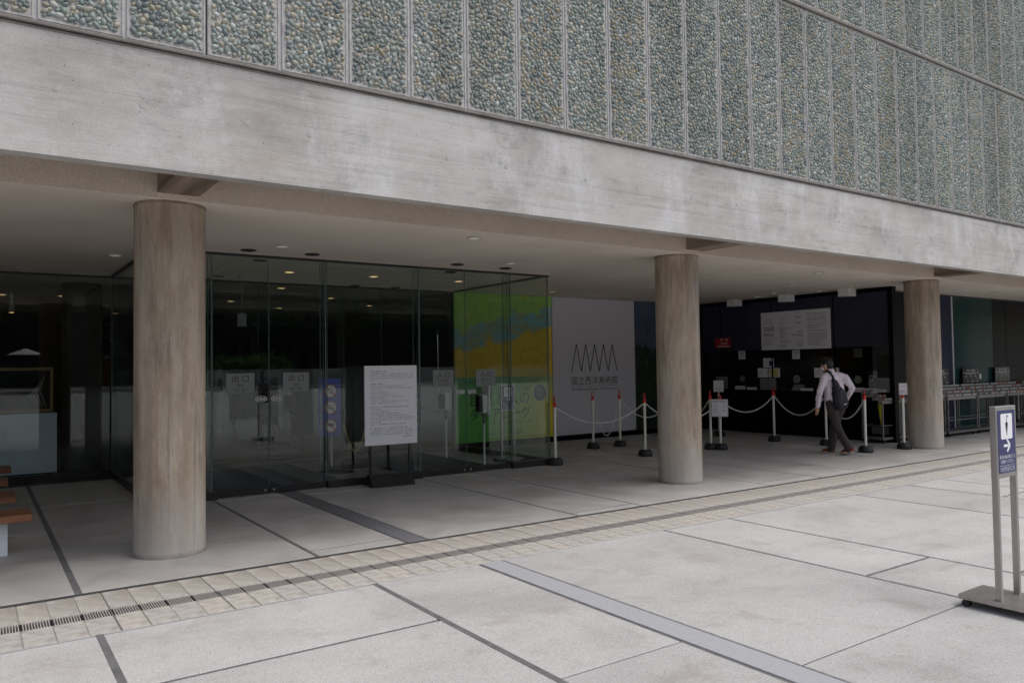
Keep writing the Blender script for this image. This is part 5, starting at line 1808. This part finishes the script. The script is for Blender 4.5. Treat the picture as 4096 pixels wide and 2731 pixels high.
vts = [(2.708, 9.436, "round black ceiling vent outside the exit doors nearest the first column"), (3.489, 9.391, "round black ceiling vent outside the exit doors above the glass fin"), (5.576, 9.341, "round black ceiling vent outside the entrance doors nearer the notice board"), (6.413, 9.366, "round black ceiling vent outside the entrance doors nearer the porch corner"),
       (3.088, 10.231, "round black ceiling vent just inside the exit doors"), (3.068, 12.305, "round black ceiling vent at the inner exit doors"), (5.93, 10.135, "round black ceiling vent just inside the entrance doors"), (5.442, 12.60, "round black ceiling vent before the inner entrance doors"), (6.2, 12.55, "round black ceiling vent before the inner doors near the banner")]
for x, y, lab in vts:
    t = thing("ceiling_vent", lab, "ceiling vent", (x, y, ZC), "round black vents in the ceiling at the doors")
    MB().lathe([(0.095, -0.001), (0.095, -0.006), (0.082, -0.014), (0.080, -0.004)], seg=28, cap=False).build("rim", "vent_dark", t, smooth=True, local=True)
    MB().lathe([(0.062, -0.004), (0.060, -0.012), (0.045, -0.014), (0.043, -0.004)], seg=28, cap=False).build("louvre", "vent_dark", t, smooth=True, local=True)
    MB().lathe([(0.081, -0.003), (0.004, -0.003)], seg=28, cap=False).build("backing", "drain_dark", t, local=True)
for x, y, lab in ((14.22, 11.55, "white ceiling box farthest from the far column"), (14.22, 10.18, "white ceiling box in the middle over the price board"), (14.22, 8.78, "white ceiling box nearest the far column")):
    b = MB().bbox(x - 0.125, x + 0.125, y - 0.125, y + 0.125, ZC - 0.155, ZC + 0.001, 0.012)
    t = thing("ceiling_box", lab, "ceiling box", (x, y, ZC), "white boxes on the ceiling before the ticket wall")
    b.build("housing", "white_plastic", t)
    MB().box(x - 0.09, x + 0.09, y - 0.09, y + 0.09, ZC - 0.158, ZC - 0.1555).build("cover", "frosted_plate", t)
hatches = [(4.5, 10.75), (6.1, 10.6), (3.1, 11.1), (5.4, 12.0)]
b = MB()
for x, y in hatches:
    for (a0, a1, b0, b1) in ((-0.3, 0.3, -0.3, -0.295), (-0.3, 0.3, 0.295, 0.3), (-0.3, -0.295, -0.3, 0.3), (0.295, 0.3, -0.3, 0.3)):
        b.box(x + a0, x + a1, y + b0, y + b1, ZC - 0.0025, ZC + 0.001)
b.build("hatch_joint", "vent_dark", mus)
sl = thing("track_spotlight", "white track spotlight shining behind the glass wall at the picture edge", "spotlight", (0.55, 16.6, 2.6))
MB().lathe([(0.045, 2.66), (0.05, 2.70), (0.05, 2.82), (0.03, 2.86)], 0.55, 16.6, 18).build("housing", "lamp_ring", sl, smooth=True)
MB().lathe([(0.040, 2.655), (0.004, 2.652)], 0.55, 16.6, 18, cap=False).build("lens", "lamp_warm", sl)
MB().box(0.53, 0.57, 16.58, 16.62, 2.85, ZC).build("stem", "lamp_ring", sl)
pn = thing("hanging_plate", "small pale plate hung from the ceiling behind the sliding door's fin", "hanging sign", (3.35, 11.9, 2.3))
MB().box(3.25, 3.38, 11.89, 11.905, 2.22, 2.42).build("plate", "frosted_plate", pn)
MB().box(3.31, 3.32, 11.895, 11.90, 2.41, ZC - 0.06).build("rod", "frosted_plate", pn)
MB().box(3.28, 3.35, 11.87, 11.93, ZC - 0.07, ZC + 0.001).build("mount", "frosted_plate", pn)

# ------------------------------------------------------------------ across the plaza: what the glass mirrors
fe = thing("plaza_fence", "long dark metal fence across the plaza mirrored in the glass wall", "fence", (0, -53, 0))
b = MB()
for i in range(0, 13):
    MB().box(-26 + i * 3, -25.93 + i * 3, -53.04, -52.96, -0.05, 2.05).build("post", "fence_metal", fe)
b = MB()
for i in range(0, 300):
    x = -26 + i * 0.12
    b.box(x, x + 0.018, -53.01, -52.99, 0.15, 1.95)
b.build("pickets", "fence_metal", fe)["kind"] = "stuff"
MB().box(-26, 10, -53.02, -52.98, 1.95, 2.02).build("rail", "fence_metal", fe)
plain("asphalt", lin(96, 94, 92), 0.9, wear=0.15, scale=2)
MB().box(-80, 120, -52.5, -39.6, -0.06, -0.02).build("path", "asphalt", kind="structure")
pl = thing("planter_wall", "pale concrete planter wall across the plaza mirrored in the porch glass", "planter", (25, -57, 0))
MB().box(9, 60, -57.6, -57.0, -0.06, 1.6).build("wall", "planter_concrete", pl)


def leafy(name, label, cat, cx_, cy_, z0, rx, ry, rz, n_, mat, seed, trunk=None, group=None):
    t = thing(name, label, cat, (cx_, cy_, 0), group)
    r_ = random.Random(seed)
    lumps = [(cx_ + r_.uniform(-.7, .7) * rx, cy_ + r_.uniform(-.6, .6) * ry, z0 + rz + r_.uniform(-.6, .6) * rz, r_.uniform(.3, .6)) for _ in range(14)]
    b = MB()
    for _ in range(n_):
        lx, ly, lz, lr = r_.choice(lumps)
        v = Vector((r_.gauss(0, 1), r_.gauss(0, 1), r_.gauss(0, 1))).normalized() * lr * r_.uniform(0.6, 1.05)
        c = Vector((lx + v.x * rx, ly + v.y * ry, max(z0, lz + v.z * rz)))
        a = Vector((r_.gauss(0, 1), r_.gauss(0, 1), r_.gauss(0, 1))).normalized()
        d = a.cross(Vector((r_.gauss(0, 1), r_.gauss(0, 1), r_.gauss(0, 1)))).normalized()
        s_ = r_.uniform(0.10, 0.24) * (1 if rz < 2 else 1.9)
        b.add([c - a * s_, c + d * s_ * .5, c + a * s_, c - d * s_ * .5], [(0, 1, 2, 3)])
    b.build("crown", mat, t)["kind"] = "stuff"
    if trunk:
        MB().tube([(cx_, cy_, -0.06), (cx_ + .1, cy_, z0 * .6), (cx_ - .1, cy_, z0 + rz)], [trunk, trunk * .8, trunk * .35], 10).build("trunk", "bark", t, smooth=True)
    return t


for i, x in enumerate((12.0, 15.5, 19.0, 22.5, 25.5)):
    leafy("hedge_bush", ["clipped green bush at one end of the mirrored planter", "broad green bush second along the mirrored planter", "rounded green bush in the middle of the mirrored planter", "wide green bush fourth along the mirrored planter", "green bush at the far end of the mirrored planter"][i], "bush", x, -59.5, 0.6, 2.3, 1.5, 1.35 - 0.12 * (i % 2), 1500, "leaf_green", 40 + i, None, "bushes on the planter across the plaza")
for i, x in enumerate((-14, -6, 2)):
    leafy("hedge_bush", ["dark green bush behind the mirrored fence, farthest from the parasol", "dark green bush in the middle behind the mirrored fence", "dark green bush behind the mirrored fence nearest the parasol"][i], "bush", x, -56.5, 0.4, 4.2, 1.4, 1.2, 1400, "leaf_dark", 60 + i, None, "dark bushes behind the fence")
for i, (x, y, h) in enumerate(((38, -64, 9), (46, -62, 10), (30, -68, 8), (-22, -66, 11), (-34, -60, 10), (58, -58, 11), (52, -34, 11), (60, -22, 12), (56, -10, 11), (64, 2, 12))):
    leafy("plaza_tree", ["dark leafy tree across the plaza over the mirrored planter", "tall dark tree beside the mirrored planter end", "smaller dark tree in front of the dark hall", "tall tree at the fence end across the plaza", "dark tree beyond the fence corner across the plaza", "dark tree at the far end across the plaza", "unseen dark tree added along the garden side, nearest the hall", "unseen broad dark tree added along the garden side of the plaza", "unseen dark tree added on the garden side opposite the lockers", "unseen dark tree added on the garden side nearest the museum wall"][i], "tree", x, y, h * .3, 4.2, 4.0, h * .38, 2600, "leaf_dark", 80 + i, 0.25, "trees across the plaza")  # garden-side trees are unseen, added to darken reflections in the tinted wall
hall = thing("concert_hall", "long dark hall with a heavy overhanging concrete eave across the plaza", "building", (10, -90, 0))
MB().box(-70, 110, -110, -78, -0.06, 10.5).build("wall", "dark_facade", hall)
MB().box(-75, 115, -112, -72, 10.5, 15.5).build("eave", "eave_concrete", hall)
for i in range(24):
    MB().box(-68 + i * 7.4, -67.2 + i * 7.4, -77.99, -77.4, -0.06, 10.5).build("pier", "eave_concrete", hall)
pa = thing("parasol", "open white parasol across the plaza mirrored in the glass wall", "parasol", (3.35, -46.0, 0))
b = MB().lathe([(1.25, 3.02), (1.26, 2.98), (1.24, 3.02), (0.55, 3.30), (0.06, 3.50)], 3.35, -46.0, 8, cap=False)
b.build("canopy", "parasol_cloth", pa)
MB().lathe([(0.30, -0.06), (0.30, 0.05), (0.03, 0.08), (0.025, 3.5)], 3.35, -46.0, 14).build("pole", "fence_metal", pa)
obn = thing("standing_banner", "tall orange standing banner with a white top across the plaza", "banner", (9.1, -46.0, 0))
MB().box(8.83, 9.40, -46.03, -46.0, 0.1, 2.7).build("cloth", "orange_banner", obn)
MB().box(8.75, 9.48, -46.06, -45.97, 2.72, 3.05).build("top_board", "parasol_cloth", obn)
for x in (8.86, 9.37):
    MB().box(x - 0.02, x + 0.02, -46.09, -46.06, -0.06, 2.72).build("pole", "fence_metal", obn)

# ------------------------------------------------------------------ people
def wrinkle(o, amp, sc_, st=(1, 1, 1)):
    """Press cloth folds into a garment."""
    from mathutils import noise
    nn = [v.normal.copy() for v in o.data.vertices]
    for v, q in zip(o.data.vertices, nn):
        p = Vector((v.co.x * st[0], v.co.y * st[1], v.co.z * st[2])) * sc_
        w = Vector((noise.noise(p * 0.7 + Vector((3, 1, 7))), 0, noise.noise(p * 0.7)))
        v.co += q * amp * (abs(noise.noise(p + w * 0.9)) * 2 - 0.7 + 0.5 * noise.noise(p * 2.6))


def figure(label, base, ru, aw, J, mats, voxel=0.0085, cap=None, mask=True, group=None):
    """ru: unit vector of the pose's u axis, aw: of its w axis; J: joints as (u, w, z)."""
    ru, aw, base = Vector(ru), Vector(aw), Vector(base)
    P = lambda t: base + ru * t[0] + aw * t[1] + Vector((0, 0, t[2]))
    D = lambda t: (ru * t[0] + aw * t[1] + Vector((0, 0, t[2] if len(t) > 2 else 0)))
    F, LFT = J["face"], J["left"]
    hc = P(J["head"])
    fh = D(F).normalized()
    ear_axis = Vector((0, 0, 1)).cross(fh).normalized()
    neck, top = P(J["neck"]), P(J["pelvis"])
    lv = D(LFT).normalized()
    fwd_b = lv.cross(Vector((0, 0, 1))).normalized()
    def fingers(w, e):
        d = (Vector(w) - Vector(e)).normalized()
        side = d.cross(fwd_b).normalized()
        out = []
        palm = Vector(w) + d * 0.05
        out.append(([Vector(w), palm, palm + d * 0.035], [0.024, 0.03, 0.027]))
        for i, (o_, ln) in enumerate(((-0.024, 0.062), (-0.008, 0.074), (0.008, 0.07), (0.023, 0.055))):
            r0 = palm + d * 0.035 + fwd_b * o_
            k1 = r0 + d * ln * 0.5
            k2 = k1 + (d * 0.8 - side * 0.35).normalized() * ln * 0.5
            out.append(([r0, k1, k2], [0.0095, 0.009, 0.0075]))
        t0 = Vector(w) + d * 0.02 + fwd_b * 0.02
        out.append(([t0, t0 + (d * 0.6 + fwd_b * 0.7).normalized() * 0.035, t0 + (d * 0.9 + fwd_b * 0.3).normalized() * 0.068], [0.013, 0.011, 0.009]))
        return out
    head_b = [(hc, (0.083, 0.083, 0.112)), (hc + fh * 0.025 - Vector((0, 0, 0.035)), (0.068, 0.068, 0.075)), (hc - fh * 0.025 + Vector((0, 0, 0.02)), (0.082, 0.082, 0.088)),
              (hc + fh * 0.088 - Vector((0, 0, 0.022)), (0.016, 0.016, 0.022)), (hc + fh * 0.062 - Vector((0, 0, 0.09)), (0.034, 0.034, 0.026))]
    for s_ in (1, -1):
        head_b.append((hc + ear_axis * 0.083 * s_ - fh * 0.012 - Vector((0, 0, 0.012)), (0.015, 0.015, 0.032)))
        head_b.append((hc + fh * 0.074 + ear_axis * 0.032 * s_ + Vector((0, 0, 0.012)), (0.013, 0.013, 0.009)))
    caps = [([P(J["pelvis"]), (P(J["pelvis"]) + neck) / 2, neck - Vector((0, 0, 0.08))], [0.10, 0.075, 0.06]),
            ([neck - Vector((0, 0, 0.08)), neck, hc - Vector((0, 0, 0.05))], [0.05, 0.052, 0.055])]
    for s_ in "LR":
        sh, el, wr, hp, kn, an = (P(J[q + s_]) for q in ("sh", "el", "wr", "hip", "kn", "an"))
        caps.append(([neck - Vector((0, 0, 0.13)), sh - Vector((0, 0, 0.015)), el, wr], [0.045, 0.045, 0.034, 0.025]))
        caps.append(([hp, kn, an], [0.075, 0.05, 0.035]))
        caps += fingers(wr, el)
    root = blob(caps, head_b, voxel * 0.72, "person", "skin", None, 3)
    cen = Vector((base.x, base.y, 0))
    for v in root.data.vertices:
        v.co -= cen
    root.location = cen
    tag(root, label, "person", group)
    # shirt
    waist = P(J["pelvis"]) + Vector((0, 0, 0.07))
    caps = []
    for s_ in (1, -1):
        o_ = lv * 0.065 * s_
        caps.append(([waist + o_ * 1.15 - Vector((0, 0, 0.01)), (waist + neck) / 2 + o_ * 1.1, neck - Vector((0, 0, 0.17)) + o_ * 1.25, neck - Vector((0, 0, 0.085)) + o_ * 0.9], [0.112, 0.118, 0.112, 0.075]))
    caps.append(([waist + Vector((0, 0, 0.05)), (waist + neck) / 2, neck - Vector((0, 0, 0.12))], [0.115, 0.125, 0.115]))
    caps.append(([neck - Vector((0, 0, 0.07)), neck + Vector((0, 0, 0.008))], [0.066, 0.058]))
    for s_ in "LR":
        sh, el, wr = (P(J[q + s_]) for q in ("sh", "el", "wr"))
        caps.append(([neck - Vector((0, 0, 0.09)), sh * 0.75 + (neck - Vector((0, 0, 0.09))) * 0.25, sh * 0.92 + el * 0.08, el, el * 0.12 + wr * 0.88, wr], [0.07, 0.072, 0.07, 0.056, 0.046, 0.043]))
    wrinkle(blob(caps, [], voxel, "shirt", mats[0], root), 0.010, 9.0, (1, 1, 0.7))
    caps = []
    pel = P(J["pelvis"])
    for s_, q in ((1, "L"), (-1, "R")):
        hp, kn, an = P(J["hip" + q]), P(J["kn" + q]), P(J["an" + q])
        caps.append(([waist + lv * 0.055 * s_ + Vector((0, 0, 0.015)), pel + lv * 0.062 * s_, hp - Vector((0, 0, 0.06)), kn, kn * 0.35 + an * 0.65, an - (kn - an).normalized() * 0.02], [0.118, 0.122, 0.098, 0.072, 0.066, 0.068]))
    wrinkle(blob(caps, [], voxel, "trousers", mats[1], root), 0.008, 8.0, (1, 1, 0.45))
    # shoes
    for q in "LR":
        h_, t_ = P(J["heel" + q]), P(J["toe" + q])
        an = P(J["an" + q])
        d = (t_ - h_)
        blob([([h_ + Vector((0, 0, 0.035)), h_ + d * 0.45 + Vector((0, 0, 0.04)), h_ + d * 0.8 + Vector((0, 0, 0.028)), t_ - d * 0.06 + Vector((0, 0, 0.02))], [0.038, 0.042, 0.042, 0.03]),
              ([an, h_ + d * 0.22 + Vector((0, 0, 0.05))], [0.042, 0.042])], [], 0.007, "shoe", mats[2], root, 3)
        sb = MB()
        dn = d.normalized()
        sd = dn.cross(Vector((0, 0, 1))).normalized()
        upn = sd.cross(dn)
        out = [(-0.05, -0.030), (0.30, -0.036), (0.72, -0.046), (0.95, -0.032), (1.03, 0.0), (0.95, 0.032), (0.72, 0.046), (0.30, 0.036), (-0.05, 0.030), (-0.13, 0.0)]
        pts = [h_ + d * a + sd * b for a, b in out]
        m_ = len(pts)
        sb.add([p_ - upn * 0.002 for p_ in pts] + [p_ + upn * 0.02 for p_ in pts], [tuple(reversed(range(m_))), tuple(range(m_, 2 * m_))] + [(i, (i + 1) % m_, m_ + (i + 1) % m_, m_ + i) for i in range(m_)])
        sb.build("shoe_sole", "shoe_sole", root)
    # hair
    hb = [(hc + Vector((0, 0, 0.035)) - fh * 0.012, (0.093, 0.093, 0.094)), (hc - fh * 0.036 + Vector((0, 0, 0.0)), (0.081, 0.081, 0.098)), (hc - fh * 0.05 - Vector((0, 0, 0.055)), (0.052, 0.052, 0.05)),
          (hc + fh * 0.05 + Vector((0, 0, 0.07)), (0.05, 0.05, 0.042))]
    blob([], hb, 0.009, "hair", "hair_black", root, 3)
    if mask:
        mp = hc + fh * 0.072 - Vector((0, 0, 0.052))
        blob([([mp + ear_axis * 0.048 - fh * 0.028, mp + fh * 0.012, mp - ear_axis * 0.048 - fh * 0.028], [0.034, 0.042, 0.034])], [], 0.008, "face_mask", "mask_white", root, 4)
        for s_ in (1, -1):
            tb = MB()
            tb.tube([mp + ear_axis * 0.055 * s_ - fh * 0.02 + Vector((0, 0, 0.02)), hc + ear_axis * 0.094 * s_ - fh * 0.015 + Vector((0, 0, 0.01))], 0.0028, 5)
            tb.tube([mp + ear_axis * 0.055 * s_ - fh * 0.02 - Vector((0, 0, 0.02)), hc + ear_axis * 0.094 * s_ - fh * 0.015 - Vector((0, 0, 0.03))], 0.0028, 5)
            tb.build("mask_loop", "mask_white", root)
    if cap:
        cb = [(hc + Vector((0, 0, 0.06)), (0.102, 0.102, 0.075)), (hc + fh * 0.09 + Vector((0, 0, 0.05)), (0.07, 0.07, 0.016))]
        blob([], cb, 0.009, "cap", cap, root, 3)
    return root, P


J = dict(face=(-0.93, 0.34, -0.18), left=(-0.72, -0.69), head=(-0.06, 0.085, 1.512), neck=(0.005, 0.045, 1.398), pelvis=(0.065, 0.0, 0.875),
         shL=(-0.085, -0.13, 1.325), elL=(-0.175, -0.19, 1.075), wrL=(-0.215, -0.13, 0.815),
         shR=(0.195, 0.145, 1.325), elR=(0.335, 0.08, 1.115), wrR=(0.245, 0.25, 0.93),
         hipL=(0.01, -0.06, 0.83), knL=(0.085, -0.05, 0.455), anL=(0.25, -0.11, 0.115),
         hipR=(0.125, 0.07, 0.83), knR=(0.03, 0.13, 0.455), anR=(-0.02, 0.13, 0.085),
         heelL=(0.31, -0.17, 0.065), toeL=(0.13, 0.0, 0.004), heelR=(0.0, 0.10, 0.004), toeR=(-0.165, 0.26, 0.004))
walker, WP = figure("person walking in pale pink shirt, grey trousers and white face mask, carrying a sling bag", (12.0, 7.75, 0), (0.54, -0.8417, 0), (0.8417, 0.54, 0), J,
                    ("shirt_cotton", "trouser_wool", "shoe_leather"))
bag = thing("sling_bag", "dark navy teardrop sling bag carried on the walking person's back", "bag", tuple(WP((0.13, -0.17, 0.98))))
blob([([WP((0.035, -0.145, 1.29)), WP((0.075, -0.155, 1.17)), WP((0.10, -0.15, 1.04)), WP((0.115, -0.14, 0.90)), WP((0.12, -0.135, 0.83))], [0.024, 0.068, 0.098, 0.104, 0.085]),
      ([WP((0.075, -0.155, 1.17)), WP((0.16, -0.12, 1.02)), WP((0.185, -0.10, 0.88)), WP((0.185, -0.10, 0.83))], [0.052, 0.086, 0.092, 0.075])], [], 0.010, "bag_body", "bag_nylon", bag, 5)
wrinkle(bag.children[0], 0.010, 13.0, (1, 1, 0.6))
b = MB()
b.tube([WP(t) for t in ((0.04, -0.155, 1.30), (-0.005, -0.115, 1.385), (-0.05, -0.055, 1.412), (-0.085, 0.02, 1.385), (-0.10, 0.09, 1.30), (-0.03, 0.19, 1.12))], [0.02] * 6, 8)
b.build("strap", "bag_nylon", bag, smooth=True)
b = MB()
b.tube([WP((0.016, -0.152, 1.352)), WP((0.05, -0.162, 1.338))], 0.011, 8)
b.build("strap_buckle", "chrome", bag)
b = MB()
b.fbox(Fr(WP((0.20, -0.19, 0.845)), Vector((0.54, -0.84, 0.28))), 0, 0.035, 0, 0.02, 0, 0.004)
b.build("bag_label", "print_white", bag)

ST = dict(face=(0, 1, 0), left=(-1, 0), head=(0, 0.02, 1.56), neck=(0, 0, 1.43), pelvis=(0, 0, 0.93), shL=(-0.18, 0, 1.36), elL=(-0.23, -0.02, 1.08), wrL=(-0.22, 0.08, 0.83),
          shR=(0.18, 0, 1.36), elR=(0.23, -0.02, 1.08), wrR=(0.2, 0.14, 0.9), hipL=(-0.085, 0, 0.86), knL=(-0.09, 0.03, 0.47), anL=(-0.1, -0.02, 0.09), hipR=(0.085, 0, 0.86),
          knR=(0.09, 0.03, 0.47), anR=(0.1, 0.0, 0.09), heelL=(-0.1, -0.06, 0.004), toeL=(-0.12, 0.19, 0.004), heelR=(0.1, -0.05, 0.004), toeR=(0.12, 0.2, 0.004))

for (lab, x, y, a, m, cp) in (("person in a beige cap and light shirt on the plaza mirrored in the porch glass", 14.5, -38, 0.3, ("shirt_light", "denim", "shoe_leather"), "cap_beige"), ("person in dark clothes on the plaza mirrored beside the exit plate", 18.2, -40, 2.2, ("denim", "denim", "shoe_leather"), None),
                              ("person in a pale blue shirt on the plaza mirrored in the glass wall", 1.0, -50.5, 1.4, ("shirt_blue", "denim", "shoe_leather"), None)):
    figure(lab, (x, y, -0.05), (math.cos(a), math.sin(a), 0), (-math.sin(a), math.cos(a), 0), ST, m, 0.014, cp, False)
